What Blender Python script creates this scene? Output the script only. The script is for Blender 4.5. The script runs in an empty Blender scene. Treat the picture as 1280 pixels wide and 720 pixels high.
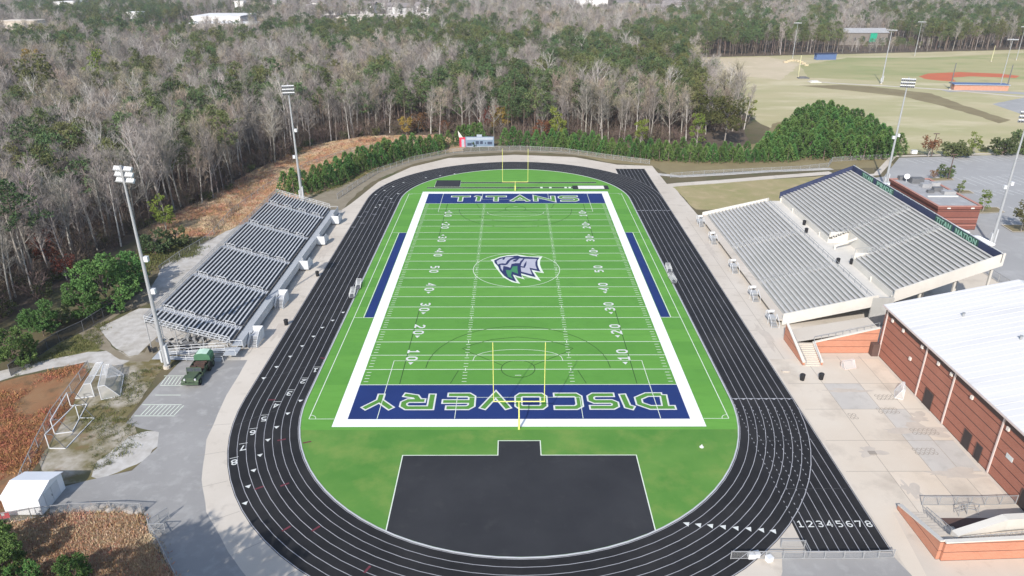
import bpy, bmesh, math, random
from mathutils import Vector, Matrix, noise
S = bpy.context.scene
C = S.collection
PI = math.pi
rnd = random.Random(11)

# ------------------------------------------------------------------ camera
CAM = Vector((-0.951, -140.073, 59.076)); PITCH = 0.4252; FPX = 895.756; ROLL = -0.00147
def G(u, v, z=0.0):
    """photo pixel -> point on the level z (used to survey where things stand)"""
    a, b = u-640, v-360
    a, b = a*math.cos(ROLL)+b*math.sin(ROLL), -a*math.sin(ROLL)+b*math.cos(ROLL)
    cp, sp = math.cos(PITCH), math.sin(PITCH)
    y = cp-sp*b/FPX; zz = -(sp+cp*b/FPX); x = a/FPX
    t = (z-CAM.z)/zz
    return (CAM.x+t*x, CAM.y+t*y)
def UV(x, y, z):
    d = Vector((x, y, z))-CAM
    cp, sp = math.cos(PITCH), math.sin(PITCH)
    zc = cp*d.y-sp*d.z; yc = -(sp*d.y+cp*d.z)
    if zc < 1: return (-9999, -9999)
    return (640+FPX*d.x/zc, 360+FPX*yc/zc)
def GP(pts, z=0.0): return [G(u, v, z) for u, v in pts]

cd = bpy.data.cameras.new('camera'); cam = bpy.data.objects.new('camera', cd); C.objects.link(cam)
cd.sensor_width = 36; cd.lens = FPX/1280*36; cd.clip_end = 8000; cd.clip_start = 1
cam.matrix_world = Matrix.Translation(CAM) @ Matrix.Rotation(PI/2-PITCH, 4, 'X') @ Matrix.Rotation(ROLL, 4, 'Z')
S.camera = cam

# ------------------------------------------------------------------ light
EL = math.radians(35); SUNDIR = Vector((-0.345*math.cos(EL), -0.939*math.cos(EL), math.sin(EL)))
w = bpy.data.worlds.new('World'); S.world = w; w.use_nodes = True
nt = w.node_tree; nt.nodes.clear()
sky = nt.nodes.new('ShaderNodeTexSky'); sky.sky_type = 'NISHITA'; sky.sun_disc = False
sky.sun_elevation = EL; sky.sun_rotation = math.atan2(SUNDIR.x, SUNDIR.y); sky.altitude = 300; sky.dust_density = 1.5
bg = nt.nodes.new('ShaderNodeBackground'); bg.inputs['Strength'].default_value = 0.15
wo = nt.nodes.new('ShaderNodeOutputWorld')
nt.links.new(sky.outputs[0], bg.inputs[0]); nt.links.new(bg.outputs[0], wo.inputs[0])
sl = bpy.data.lights.new('sun', 'SUN'); sl.energy = 3.9; sl.angle = math.radians(0.6); sl.color = (1, 0.955, 0.89)
so = bpy.data.objects.new('sun', sl); C.objects.link(so); so.location = (-60, -160, 150)
so.rotation_euler = (-SUNDIR).to_track_quat('-Z', 'Y').to_euler()
vs = S.view_settings
S.display_settings.display_device = 'sRGB'
vs.view_transform = 'Standard'; vs.look = 'None'; vs.gamma = 1; vs.exposure = 0.42; vs.use_curve_mapping = False
S.render.engine = 'CYCLES'
S.cycles.max_bounces = 5; S.cycles.diffuse_bounces = 3; S.cycles.glossy_bounces = 2; S.cycles.transparent_max_bounces = 10
S.cycles.use_denoising = True

# ------------------------------------------------------------------ materials
MAT = {}
def mat(name, c1, c2=None, scale=1.0, rough=0.9, detail=5, lo=0.35, hi=0.65, c3=None, s3=8.0, m3=(0.5, 0.7), metallic=0.0,
        vary=0.0, bump=0.0, bs=30.0, alpha=None, stretch=None, spec=0.3):
    if name in MAT: return MAT[name]
    m = bpy.data.materials.new(name); m.use_nodes = True; n = m.node_tree.nodes; L = m.node_tree.links
    b = n['Principled BSDF']; b.inputs['Roughness'].default_value = rough; b.inputs['Metallic'].default_value = metallic
    b.inputs['Specular IOR Level'].default_value = spec
    tc = n.new('ShaderNodeTexCoord'); co = tc.outputs['Object']
    if stretch:
        mp = n.new('ShaderNodeMapping'); mp.inputs['Scale'].default_value = stretch; L.new(co, mp.inputs[0]); co = mp.outputs[0]
    def nz(sc, d=detail):
        t = n.new('ShaderNodeTexNoise'); t.inputs['Scale'].default_value = sc; t.inputs['Detail'].default_value = d
        t.inputs['Roughness'].default_value = 0.6; L.new(co, t.inputs['Vector']); return t.outputs['Fac']
    def ramp(src, a, z):
        r = n.new('ShaderNodeMapRange'); r.inputs[1].default_value = a; r.inputs[2].default_value = z; L.new(src, r.inputs[0]); return r.outputs[0]
    def mix(f, a, c):
        x = n.new('ShaderNodeMix'); x.data_type = 'RGBA'
        if f is not None: L.new(f, x.inputs['Factor'])
        for i, q in ((6, a), (7, c)):
            if isinstance(q, tuple): x.inputs[i].default_value = (*q, 1)
            else: L.new(q, x.inputs[i])
        return x.outputs[2]
    col = c1
    if c2: col = mix(ramp(nz(scale), lo, hi), c1, c2)
    if c3: col = mix(ramp(nz(s3), *m3), col, c3)
    if vary:
        oi = n.new('ShaderNodeObjectInfo'); hs = n.new('ShaderNodeHueSaturation')
        r = n.new('ShaderNodeMapRange'); r.inputs[3].default_value = 1-vary; r.inputs[4].default_value = 1+vary
        L.new(oi.outputs['Random'], r.inputs[0]); L.new(r.outputs[0], hs.inputs['Value'])
        r2 = n.new('ShaderNodeMapRange'); r2.inputs[3].default_value = 0.5+vary*.12; r2.inputs[4].default_value = 0.5-vary*.12
        ml = n.new('ShaderNodeMath'); ml.operation = 'FRACT'; mm = n.new('ShaderNodeMath'); mm.operation = 'MULTIPLY'; mm.inputs[1].default_value = 7.31
        L.new(oi.outputs['Random'], mm.inputs[0]); L.new(mm.outputs[0], ml.inputs[0]); L.new(ml.outputs[0], r2.inputs[0]); L.new(r2.outputs[0], hs.inputs['Hue'])
        if isinstance(col, tuple): hs.inputs['Color'].default_value = (*col, 1)
        else: L.new(col, hs.inputs['Color'])
        col = hs.outputs[0]
    if isinstance(col, tuple): b.inputs['Base Color'].default_value = (*col, 1)
    else: L.new(col, b.inputs['Base Color'])
    if bump:
        bp = n.new('ShaderNodeBump'); bp.inputs['Strength'].default_value = bump; bp.inputs['Distance'].default_value = 0.1
        L.new(nz(bs, 4), bp.inputs['Height']); L.new(bp.outputs[0], b.inputs['Normal'])
    if alpha is not None: b.inputs['Alpha'].default_value = alpha
    MAT[name] = m; return m

M = {}
def D(k, *a, **kw): M[k] = mat(k, *a, **kw)
D('ground', (.10, .085, .045), (.16, .13, .075), .03, c3=(.07, .085, .03), s3=.11, bump=.3)
D('litter', (.12, .088, .062), (.075, .06, .045), .12, c3=(.15, .115, .085), s3=.6, bump=.5, bs=3)
D('turf_alt', (.090, .254, .038), (.104, .285, .045), .05, c3=(.082, .235, .035), s3=.5, m3=(.5, .8), rough=.85)
D('turf', (.106, .285, .043), (.122, .316, .050), .07, c3=(.096, .262, .039), s3=.9, m3=(.45, .75), rough=.85, stretch=(.25, 1, 1))
D('lawn_d', (.072, .205, .033), (.112, .245, .046), .13, c3=(.175, .265, .06), s3=.2, m3=(.48, .75), rough=.9)
D('track', (.0150, .0146, .0158), (.021, .0206, .0218), .5, c3=(.032, .0305, .0305), s3=.11, m3=(.48, .8),  rough=.75, bump=.2, bs=60, spec=.2)
D('pad', (.027, .0278, .0315), (.037, .0378, .0415), .12, c3=(.046, .046, .048), s3=.35, m3=(.58, .8), rough=.8, spec=.2)
D('paint', (.66, .67, .64), (.56, .57, .55), 1.2, rough=.7)
D('border_white', (.84, .84, .83), (.80, .80, .79), .3, rough=.7)
D('line_white', (.60, .68, .54), (.68, .72, .64), .7, rough=.8)
D('lane_white', (.40, .40, .42), (.29, .29, .31), .6, rough=.8)
D('faint', (.075, .075, .08), (.05, .05, .055), .6, rough=.8)
D('lane_faint', (.10, .10, .11), (.07, .07, .08), .6, rough=.8)
D('navy', (.009, .026, .125), (.011, .031, .145), .12, rough=.8)
D('text_green', (.075, .22, .032), (.09, .25, .04), .5, rough=.8)
D('dark_line', (.030, .085, .018), (.036, .10, .02), .5, rough=.9)
D('logo_grey', (.38, .38, .45), (.43, .43, .49), .5, rough=.8)
D('logo_navy', (.018, .026, .095), rough=.8)
D('concrete', (.50, .445, .375), (.575, .52, .45), .06, c3=(.40, .355, .30), s3=.35, m3=(.56, .78), rough=.9, bump=.1)
D('concrete_warm', (.56, .485, .395), (.61, .55, .465), .07, c3=(.43, .375, .31), s3=.18, m3=(.52, .75), rough=.9)
D('joint', (.30, .265, .225), rough=.95)
D('stain', (.455, .405, .35), (.51, .455, .39), .8, rough=.95)
D('asphalt', (.305, .297, .287), (.265, .258, .25), .12, c3=(.35, .343, .33), s3=.5, rough=.95, bump=.15)
D('asphalt_lot', (.345, .34, .335), (.30, .297, .292), .05, c3=(.38, .375, .37), s3=.2, rough=.95)
D('gravel', (.40, .375, .34), (.52, .50, .47), .7, c3=(.30, .27, .22), s3=.25, m3=(.55, .75), bump=.4, bs=6)
D('gravel_grass', (.16, .135, .06), (.40, .36, .30), .16, lo=.44, hi=.6, c3=(.20, .12, .06), s3=.23, m3=(.58, .72), bump=.3)
D('patch_grass', (.15, .15, .05), (.20, .18, .075), .25, c3=(.25, .20, .11), s3=.6, m3=(.5, .75), bump=.4)
D('bare_path', (.22, .185, .13), (.27, .235, .175), .4, bump=.3)
D('rust_soil', (.26, .12, .055), (.27, .17, .09), .18, c3=(.13, .085, .045), s3=.35, m3=(.5, .7), bump=.5)
D('broom_soil', (.37, .26, .15), (.31, .235, .135), .12, c3=(.43, .33, .21), s3=.4, m3=(.5, .7), bump=.5)
D('tan_field', (.45, .39, .235), (.36, .34, .175), .022, lo=.4, hi=.62, c3=(.56, .49, .33), s3=.05, m3=(.5, .72), stretch=(.45, 1, 1))
D('tan_bare', (.54, .45, .32), (.47, .40, .26), .05, c3=(.60, .50, .37), s3=.1)
D('swale', (.20, .16, .085), (.245, .205, .11), .1)
D('lawn_dry', (.34, .28, .15), (.27, .25, .11), .09, c3=(.39, .31, .18), s3=.3)
D('clay', (.50, .135, .06), (.45, .125, .06), .1)
D('sand', (.75, .73, .69), (.68, .66, .62), .6)
D('aluminium', (.50, .51, .52), (.44, .45, .465), .6, rough=.5, metallic=.0, spec=.5)
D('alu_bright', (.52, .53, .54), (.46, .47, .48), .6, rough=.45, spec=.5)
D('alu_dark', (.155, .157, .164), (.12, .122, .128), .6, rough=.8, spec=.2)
D('alu_soft', (.42, .425, .425), (.37, .375, .375), .6, rough=.7)
D('deck_grey', (.40, .42, .44), (.36, .38, .40), .4, rough=.6)
D('tread', (.40, .395, .375), (.35, .345, .325), .25, c3=(.45, .445, .425), s3=.8, rough=.7)
D('bench_pale', (.50, .49, .47), (.445, .44, .42), .2, c3=(.54, .53, .51), s3=.5, rough=.75)
D('cream', (.63, .60, .545), (.56, .535, .485), .3, rough=.8)
D('steel_white', (.64, .65, .66), (.58, .59, .60), .8, rough=.5)
D('galv', (.33, .335, .34), (.28, .285, .29), .8, rough=.5, spec=.5)
D('pole_grey', (.36, .37, .38), (.31, .32, .33), .3, rough=.5, spec=.5)
D('lens', (.12, .125, .14), rough=.2)
D('black_plastic', (.015, .015, .017), (.02, .02, .022), 3, rough=.6)
D('yellow', (.72, .71, .20), (.66, .65, .18), .7, rough=.5)
D('roof_white', (.69, .675, .66), (.62, .61, .60), .05, c3=(.50, .495, .49), s3=.25, m3=(.55, .8), rough=.55, stretch=(.15, 1.6, 1), spec=.4)
D('downspout', (.60, .50, .46), rough=.7)
D('trim_brown', (.12, .075, .065), (.10, .065, .055), 1, rough=.8)
D('door_dark', (.045, .035, .035), rough=.5)
D('wall_lamp', (.72, .66, .60), rough=.5)
D('army_green', (.055, .085, .05), (.075, .105, .065), 1.3, rough=.75)
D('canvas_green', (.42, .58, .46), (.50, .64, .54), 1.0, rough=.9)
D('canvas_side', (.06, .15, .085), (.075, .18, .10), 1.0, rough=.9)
D('seat_brown', (.09, .055, .045), (.05, .035, .03), 2, rough=.85)
D('rubber', (.012, .012, .012), rough=.9)
D('glass', (.05, .06, .07), rough=.1, spec=.6)
D('net', (.75, .75, .75), rough=.9, alpha=.34)
D('mesh_wire', (.33, .335, .34), rough=.7, alpha=.22)
D('mesh_screen', (.040, .040, .036), (.055, .055, .05), .6, rough=.95, alpha=.78)
D('shed_white', (.82, .82, .82), (.78, .78, .79), .4, rough=.6)
D('red_paint', (.55, .03, .045), rough=.5)
D('red_board', (.60, .045, .09), rough=.6)
D('board_blue', (.19, .25, .33), (.16, .22, .30), .5, rough=.6)
D('board_dark', (.045, .06, .10), rough=.5)
D('board_pale', (.36, .40, .46), rough=.6)
D('navy_panel', (.030, .038, .085), (.038, .048, .10), .5, rough=.7)
D('banner_green', (.035, .085, .065), rough=.7)
D('banner_letter', (.24, .42, .33), rough=.7)
D('roof_grey', (.35, .35, .35), (.30, .30, .31), .3, c3=(.42, .42, .42), s3=.6, rough=.8)
D('pale_red_trim', (.44, .22, .175), rough=.7)
D('dugout_blue', (.09, .14, .28), rough=.6)
D('dugout_brick', (.45, .22, .15), (.50, .27, .19), 1, rough=.9)
D('tarp_green', (.02, .32, .20), rough=.6)
D('wh_white', (.78, .76, .74), (.72, .70, .68), .05, rough=.6)
D('wh_tan', (.62, .54, .45), (.56, .49, .42), .05, rough=.7)
D('house_roof', (.26, .23, .22), (.20, .18, .175), .2, rough=.8)
D('barn_wall', (.20, .175, .155), rough=.9)
D('house_wall', (.62, .58, .52), rough=.8)
D('rock', (.42, .38, .34), (.30, .27, .24), 1.5, bump=.4)
# vegetation
D('bark_pale', (.36, .325, .29), (.25, .22, .195), .8, vary=.28)
D('bark_pine', (.17, .125, .10), (.22, .17, .14), .8, vary=.2)
D('twigs', (.335, .30, .27), (.26, .23, .207), .35, vary=.25)
D('twigs_tan', (.39, .33, .25), (.31, .26, .19), .35, vary=.25)
D('twigs_dark', (.26, .228, .207), (.20, .175, .16), .35, vary=.25)
D('bark_white', (.50, .47, .43), (.36, .33, .30), .8, vary=.2)
D('bark_dark', (.20, .175, .155), (.15, .13, .115), .8, vary=.2)
D('twigs_pale', (.40, .365, .335), (.31, .28, .255), .35, vary=.2)
D('needles_olive', (.085, .105, .036), (.135, .150, .052), .55, c3=(.18, .18, .07), s3=1.3, m3=(.55, .75), vary=.25, rough=.8)
D('needles', (.062, .098, .038), (.108, .146, .054), .55, c3=(.155, .18, .07), s3=1.3, m3=(.55, .75), vary=.3, rough=.8)
D('needles_bright', (.060, .130, .032), (.102, .190, .048), .6, c3=(.155, .23, .072), s3=1.6, m3=(.55, .75), vary=.22, rough=.8)
D('leaf_olive', (.085, .095, .030), (.13, .125, .042), .5, c3=(.06, .075, .025), s3=1.2, vary=.22)
D('leaf_yellow', (.32, .22, .04), (.22, .19, .045), .5, c3=(.30, .15, .04), s3=1.0, vary=.18)
D('leaf_rust', (.20, .075, .035), (.14, .06, .035), .5, c3=(.25, .12, .05), s3=1.0, vary=.22)
D('leaf_lime', (.13, .19, .03), (.18, .20, .04), .5, vary=.15)
D('dry_rust', (.50, .285, .165), (.42, .235, .135), .4, vary=.25)
D('dry_red', (.40, .18, .085), (.32, .15, .075), .4, vary=.25)
D('dry_tan', (.60, .455, .31), (.51, .375, .25), .4, vary=.25)

def brick_mat(name, c1, c2, mortar, band=1.35, wz=.12):
    """red brick with a dark course every `band` metres of height"""
    m = bpy.data.materials.new(name); m.use_nodes = True; n = m.node_tree.nodes; L = m.node_tree.links
    b = n['Principled BSDF']; b.inputs['Roughness'].default_value = .9; b.inputs['Specular IOR Level'].default_value = .2
    g = n.new('ShaderNodeNewGeometry'); sx = n.new('ShaderNodeSeparateXYZ'); L.new(g.outputs['Position'], sx.inputs[0])
    ad = n.new('ShaderNodeMath'); L.new(sx.outputs[0], ad.inputs[0]); L.new(sx.outputs[1], ad.inputs[1])
    cx = n.new('ShaderNodeCombineXYZ'); L.new(ad.outputs[0], cx.inputs[0]); L.new(sx.outputs[2], cx.inputs[1])
    bt = n.new('ShaderNodeTexBrick'); bt.inputs['Scale'].default_value = 1; bt.inputs['Brick Width'].default_value = .42; bt.inputs['Row Height'].default_value = .2
    bt.inputs['Mortar Size'].default_value = .012
    bt.inputs['Color1'].default_value = (*c1, 1); bt.inputs['Color2'].default_value = (*c2, 1); bt.inputs['Mortar'].default_value = (*mortar, 1)
    L.new(cx.outputs[0], bt.inputs['Vector'])
    md = n.new('ShaderNodeMath'); md.operation = 'MODULO'; md.inputs[1].default_value = band; L.new(sx.outputs[2], md.inputs[0])
    lt = n.new('ShaderNodeMath'); lt.operation = 'LESS_THAN'; lt.inputs[1].default_value = wz; L.new(md.outputs[0], lt.inputs[0])
    mx = n.new('ShaderNodeMix'); mx.data_type = 'RGBA'; L.new(lt.outputs[0], mx.inputs['Factor']); L.new(bt.outputs[0], mx.inputs[6]); mx.inputs[7].default_value = (.085, .045, .04, 1)
    nz = n.new('ShaderNodeTexNoise'); nz.inputs['Scale'].default_value = .35; nz.inputs['Detail'].default_value = 5; L.new(g.outputs['Position'], nz.inputs['Vector'])
    r = n.new('ShaderNodeMapRange'); r.inputs[3].default_value = .86; r.inputs[4].default_value = 1.12; L.new(nz.outputs[0], r.inputs[0])
    hs = n.new('ShaderNodeHueSaturation'); L.new(r.outputs[0], hs.inputs['Value']); L.new(mx.outputs[2], hs.inputs['Color'])
    L.new(hs.outputs[0], b.inputs['Base Color']); MAT[name] = m; M[name] = m
brick_mat('brick', (.36, .135, .09), (.40, .155, .105), (.36, .22, .17))
brick_mat('brick_low', (.46, .20, .125), (.50, .225, .145), (.44, .27, .20), 1.2, .07)
brick_mat('brick_dark', (.20, .075, .058), (.225, .085, .066), (.19, .10, .085), 1.55, .16)


# ------------------------------------------------------------------ mesh builder
def wloc(o):
    v = Vector((0, 0, 0))
    while o is not None: v += o.location; o = o.parent
    return v
class MB:
    def __init__(s): s.v = []; s.f = []; s.m = []
    def face(s, pts, mi=0):
        i = len(s.v); s.v += [tuple(p) for p in pts]; s.f.append(tuple(range(i, i+len(pts)))); s.m.append(mi)
    def box(s, x0, y0, z0, x1, y1, z1, mi=0):
        if x0 > x1: x0, x1 = x1, x0
        if y0 > y1: y0, y1 = y1, y0
        i = len(s.v)
        s.v += [(x0,y0,z0),(x1,y0,z0),(x1,y1,z0),(x0,y1,z0),(x0,y0,z1),(x1,y0,z1),(x1,y1,z1),(x0,y1,z1)]
        for f in ((3,2,1,0),(4,5,6,7),(0,1,5,4),(1,2,6,5),(2,3,7,6),(3,0,4,7)): s.f.append(tuple(i+k for k in f)); s.m.append(mi)
    def obox(s, c, ax, ay, az, hx, hy, hz, mi=0):
        c = Vector(c); ax, ay, az = Vector(ax)*hx, Vector(ay)*hy, Vector(az)*hz; i = len(s.v)
        for sz in (-1, 1):
            for sx, sy in ((-1,-1),(1,-1),(1,1),(-1,1)): s.v.append(tuple(c+ax*sx+ay*sy+az*sz))
        for f in ((3,2,1,0),(4,5,6,7),(0,1,5,4),(1,2,6,5),(2,3,7,6),(3,0,4,7)): s.f.append(tuple(i+k for k in f)); s.m.append(mi)
    def beam(s, p, q, w=.1, h=None, mi=0):
        p, q = Vector(p), Vector(q); d = q-p; l = d.length
        if l < 1e-6: return
        d /= l; u = Vector((0, 0, 1)) if abs(d.z) < .95 else Vector((1, 0, 0))
        a = d.cross(u).normalized(); b = a.cross(d)
        s.obox((p+q)/2, d, a, b, l/2, w/2, (h or w)/2, mi)
    def tube(s, pts, rs, n=6, mi=0, cap=True):
        pts = [Vector(p) for p in pts]; rings = []
        for k, p in enumerate(pts):
            d = (pts[min(k+1, len(pts)-1)]-pts[max(k-1, 0)]).normalized(); u = Vector((0, 0, 1)) if abs(d.z) < .9 else Vector((1, 0, 0))
            a = d.cross(u).normalized(); b = a.cross(d); r = rs[k] if isinstance(rs, (list, tuple)) else rs
            i = len(s.v); rings.append(i)
            for j in range(n):
                t = 2*PI*j/n; s.v.append(tuple(p+(a*math.cos(t)+b*math.sin(t))*r))
        for k in range(len(pts)-1):
            for j in range(n):
                j2 = (j+1) % n; s.f.append((rings[k]+j, rings[k]+j2, rings[k+1]+j2, rings[k+1]+j)); s.m.append(mi)
        if cap:
            s.f.append(tuple(rings[0]+j for j in range(n))[::-1]); s.m.append(mi); s.f.append(tuple(rings[-1]+j for j in range(n))); s.m.append(mi)
    def prism(s, pts, z0, z1, mi=0):
        n = len(pts); i = len(s.v)
        s.v += [(p[0], p[1], z0) for p in pts]+[(p[0], p[1], z1) for p in pts]
        s.f.append(tuple(range(i, i+n))[::-1]); s.m.append(mi); s.f.append(tuple(range(i+n, i+2*n))); s.m.append(mi)
        for k in range(n):
            k2 = (k+1) % n; s.f.append((i+k, i+k2, i+n+k2, i+n+k)); s.m.append(mi)
    def flat(s, pts, z, mi=0): s.face([(p[0], p[1], z) for p in pts], mi)
    def ribbon(s, pts, w, z, closed=False, mi=0):
        """flat mitred stripe along a polyline"""
        n = len(pts); P = [Vector((p[0], p[1])) for p in pts]; a, b = [], []
        for k in range(n):
            d1 = (P[k]-P[k-1]).normalized() if (k > 0 or closed) else None
            d2 = (P[(k+1) % n]-P[k]).normalized() if (k < n-1 or closed) else None
            if d1 is None: d1 = d2
            if d2 is None: d2 = d1
            n1 = Vector((-d1.y, d1.x)); n2 = Vector((-d2.y, d2.x)); m = (n1+n2)
            if m.length < 1e-4: m = n1
            m.normalize(); c = max(.35, m.dot(n1)); m = m*(w/2/c)
            a.append(P[k]+m); b.append(P[k]-m)
        i = len(s.v)
        for k in range(n): s.v += [(a[k].x, a[k].y, z), (b[k].x, b[k].y, z)]
        for k in range(n if closed else n-1):
            k2 = (k+1) % n; s.f.append((i+2*k+1, i+2*k2+1, i+2*k2, i+2*k)); s.m.append(mi)
    def build(s, name, mats, parent=None, local=False, smooth=False):
        me = bpy.data.meshes.new(name)
        off = Vector((0, 0, 0)) if (parent is None or local) else wloc(parent)
        me.from_pydata([(v[0]-off.x, v[1]-off.y, v[2]-off.z) for v in s.v] if off.length else s.v, [], s.f)
        mats = mats if isinstance(mats, (list, tuple)) else [mats]
        for m in mats: me.materials.append(M[m] if isinstance(m, str) else m)
        if len(mats) > 1: me.polygons.foreach_set('material_index', s.m)
        if smooth: me.polygons.foreach_set('use_smooth', [True]*len(me.polygons))
        me.update()
        o = bpy.data.objects.new(name, me); C.objects.link(o)
        if parent is not None: o.parent = parent
        return o
def tag(o, label=None, cat=None, group=None, kind=None):
    if label: o['label'] = label
    if cat: o['category'] = cat
    if group: o['group'] = group
    if kind: o['kind'] = kind
    return o
def thing(name, label, cat, loc=(0, 0, 0), rz=0.0, group=None):
    o = bpy.data.objects.new(name, None); C.objects.link(o); o.location = loc; o.rotation_euler = (0, 0, rz); o.empty_display_size = .5
    return tag(o, label, cat, group)
def struct(name, mb, m): return tag(mb.build(name, m), kind='structure')
def dup(root, loc, rz=0.0, sc=1.0, label=None, group=None):
    r = root.copy(); C.objects.link(r); r.location = loc; r.rotation_euler = (0, 0, rz); r.scale = (sc, sc, sc) if not isinstance(sc, tuple) else sc
    if label: r['label'] = label
    if group: r['group'] = group
    for ch in list(root.children):
        c = ch.copy(); C.objects.link(c); c.parent = r
        for g in ch.children:
            d = g.copy(); C.objects.link(d); d.parent = c
    return r
def rough_poly(pts, amp=.5, step=1.5, seed=0):
    """subdivide a ground patch's outline and let it wander"""
    out = []; n = len(pts)
    for k in range(n):
        p, q = Vector((pts[k][0], pts[k][1])), Vector((pts[(k+1) % n][0], pts[(k+1) % n][1])); l = (q-p).length; m = max(1, int(l/step))
        for j in range(m):
            r = p.lerp(q, j/m); out.append((r.x+amp*noise.noise((r.x*.35, r.y*.35, seed)), r.y+amp*noise.noise((r.x*.35, r.y*.35, seed+9.3))))
    return out
def patch(name, pts, z, m, amp=.4, step=1.5):
    b = MB(); b.flat(rough_poly(pts, amp, step, z*100) if amp else pts, z); return struct(name, b, m)
def inpoly(x, y, P):
    r = False; n = len(P); j = n-1
    for i in range(n):
        xi, yi = P[i][0], P[i][1]; xj, yj = P[j][0], P[j][1]
        if (yi > y) != (yj > y) and x < (xj-xi)*(y-yi)/(yj-yi)+xi: r = not r
        j = i
    return r
def arc(cx, cy, r, a0, a1, n=24): return [(cx+r*math.cos(a0+(a1-a0)*k/n), cy+r*math.sin(a0+(a1-a0)*k/n)) for k in range(n+1)]

# ------------------------------------------------------------------ ground
b = MB(); N = 24
for i in range(N):
    for j in range(N):
        f = lambda k: math.copysign(abs(k/N*2-1)**2.2, k/N*2-1)*2400
        b.face([(f(i), f(j), 0), (f(i+1), f(j), 0), (f(i+1), f(j+1), 0), (f(i), f(j+1), 0)])
struct('ground', b, 'ground')
WOOD = [(-1600, -62), (-99, -62), (-94, -30), (-91, 0), (-89.5, 23), (-85.5, 41), (-82, 57), (-79, 81), (-71, 112), (-54, 128), (-34, 130), (0, 122),
        (60, 115), (84, 112), (92, 150), (98, 242), (124, 376), (226, 394), (381, 423), (650, 460), (1600, 520), (1600, 1700), (-1600, 1700)]
patch('forest_floor', WOOD, .004, 'litter', 1.5, 6)
patch('broomsedge_slope', [(-67, 30), (-72, 20), (-84, 18), (-92, 23), (-88, 41), (-85, 57), (-82, 81), (-74, 113), (-56, 130), (-30, 131), (-16, 122), (-18, 106), (-31, 97.5), (-43, 80), (-50, 58), (-58, 50)], .006, 'broom_soil', 1.2, 2)
patch('slope_foot', [(-60, 52), (-52, 60), (-44, 78), (-34, 94), (-20, 104), (0, 107), (17, 104), (33, 95), (46, 87), (46, 83), (35, 90), (17, 101), (0, 104), (-20, 100), (-33, 88), (-43, 66), (-45.5, 47), (-45.5, 38), (-58, 40)], .008, 'bare_path', .6)
patch('athletic_field', [(100, 120), (99, 242), (124.6, 373.8), (226, 391), (381, 420), (650, 458), (700, 300), (420, 150), (220, 101), (163, 97), (128, 102), (108, 92), (104, 104)], .006, 'tan_field', 1.5, 6)
patch('bare_ground', GP([(868, 74), (960, 71), (1000, 80), (975, 100), (900, 92)]), .010, 'tan_bare', 2, 6)
patch('swale', GP([(1000, 107), (1050, 106), (1090, 108), (1165, 117), (1200, 130), (1262, 150), (1250, 154), (1180, 133), (1130, 121), (1060, 113)]), .010, 'swale', 1.5, 4)
patch('outfield', GP([(1000, 82), (1060, 72), (1160, 72), (1280, 66), (1420, 75), (1380, 100), (1190, 104), (1100, 101), (1010, 97)]), .010, mat('outfield', (.29, .29, .13), (.42, .37, .20), .02, c3=(.22, .27, .10), s3=.05, stretch=(.4, 1, 1)) and 'tan_field', 1.5, 6)
MAT['outfield'] and M.__setitem__('outfield', MAT['outfield'])
bpy.data.objects['outfield'].data.materials[0] = M['outfield']
patch('baseball_infield', GP([(1149, 95.5), (1160, 91.8), (1200, 90), (1250, 92), (1275, 95), (1270, 97.5), (1215, 95.5), (1190, 97), (1195, 102), (1170, 100.5), (1155, 98.5)]), .014, 'clay', .6, 2)
b = MB(); b.ribbon(GP([(1010, 101.5), (1050, 104.5), (1100, 107), (1180, 112), (1290, 122)]), 3.0, .016); struct('field_path', b, 'concrete')
b = MB(); b.ribbon(GP([(1180, 113.5), (1215, 113), (1300, 118)]), 8, .013); struct('service_lane', b, 'asphalt_lot')
patch('far_lot', GP([(1240, 130), (1300, 118), (1330, 140), (1275, 142)]), .014, 'asphalt_lot', .3)
patch('dry_lawn', GP([(838, 231), (1000, 222), (1050, 219), (1056, 228), (1000, 262), (870, 262)]), .008, 'lawn_dry', .5)
patch('hedge_bed', GP([(690, 186), (770, 183), (880, 190), (1000, 188), (1110, 196), (1118, 208), (1040, 212), (920, 214), (838, 220), (817, 208), (760, 203)]), .010, 'swale', .6)
patch('clump_bed', [(66, 88), (88, 89), (112, 90), (118, 104), (126, 135), (122, 168), (104, 150), (90, 118), (80, 112)], .012, 'swale', .8)
b = MB(); b.ribbon(GP([(826, 233), (850, 230.5), (900, 227), (960, 222), (1040, 216)]), 3.2, .014); struct('footpath', b, 'concrete')
b = MB(); b.ribbon(GP([(815, 217), (850, 220.5), (900, 218), (960, 214), (1040, 211)]), 2.4, .014); struct('gravel_path', b, 'gravel')
# parking lot on the right
LOT = [(100, 67), (112, 72), (128, 95), (171, 99.5), (230, 103), (260, 60), (200, -20), (110, -40), (98, -40), (98, 20), (98.5, 62)]
patch('parking_lot', LOT, .012, 'asphalt_lot', 0)
b = MB()
b.ribbon([(98, 70), (111, 74.5), (127, 97), (171, 101.5), (232, 105.5)], 1.8, .014); struct('lot_pavement', b, 'concrete')
b = MB()
for row, (p, q, n, l) in enumerate((((129, 93), (172, 97), 17, 5.2), ((133, 72), (200, 76), 26, 10), ((131, 43), (190, 44), 22, 10), ((128, 57.6), (186, 60), 24, 5))):
    for k in range(n):
        x = p[0]+(q[0]-p[0])*k/(n-1); y = p[1]+(q[1]-p[1])*k/(n-1); b.ribbon([(x, y-.5), (x+1.3, y-l)], .16, .017+.0004*row)
struct('stall_markings', b, 'paint')
patch('brick_paving', [(78, -26), (98, -26), (98, -2), (84, -4)], .018, 'concrete_warm', 0)

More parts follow.
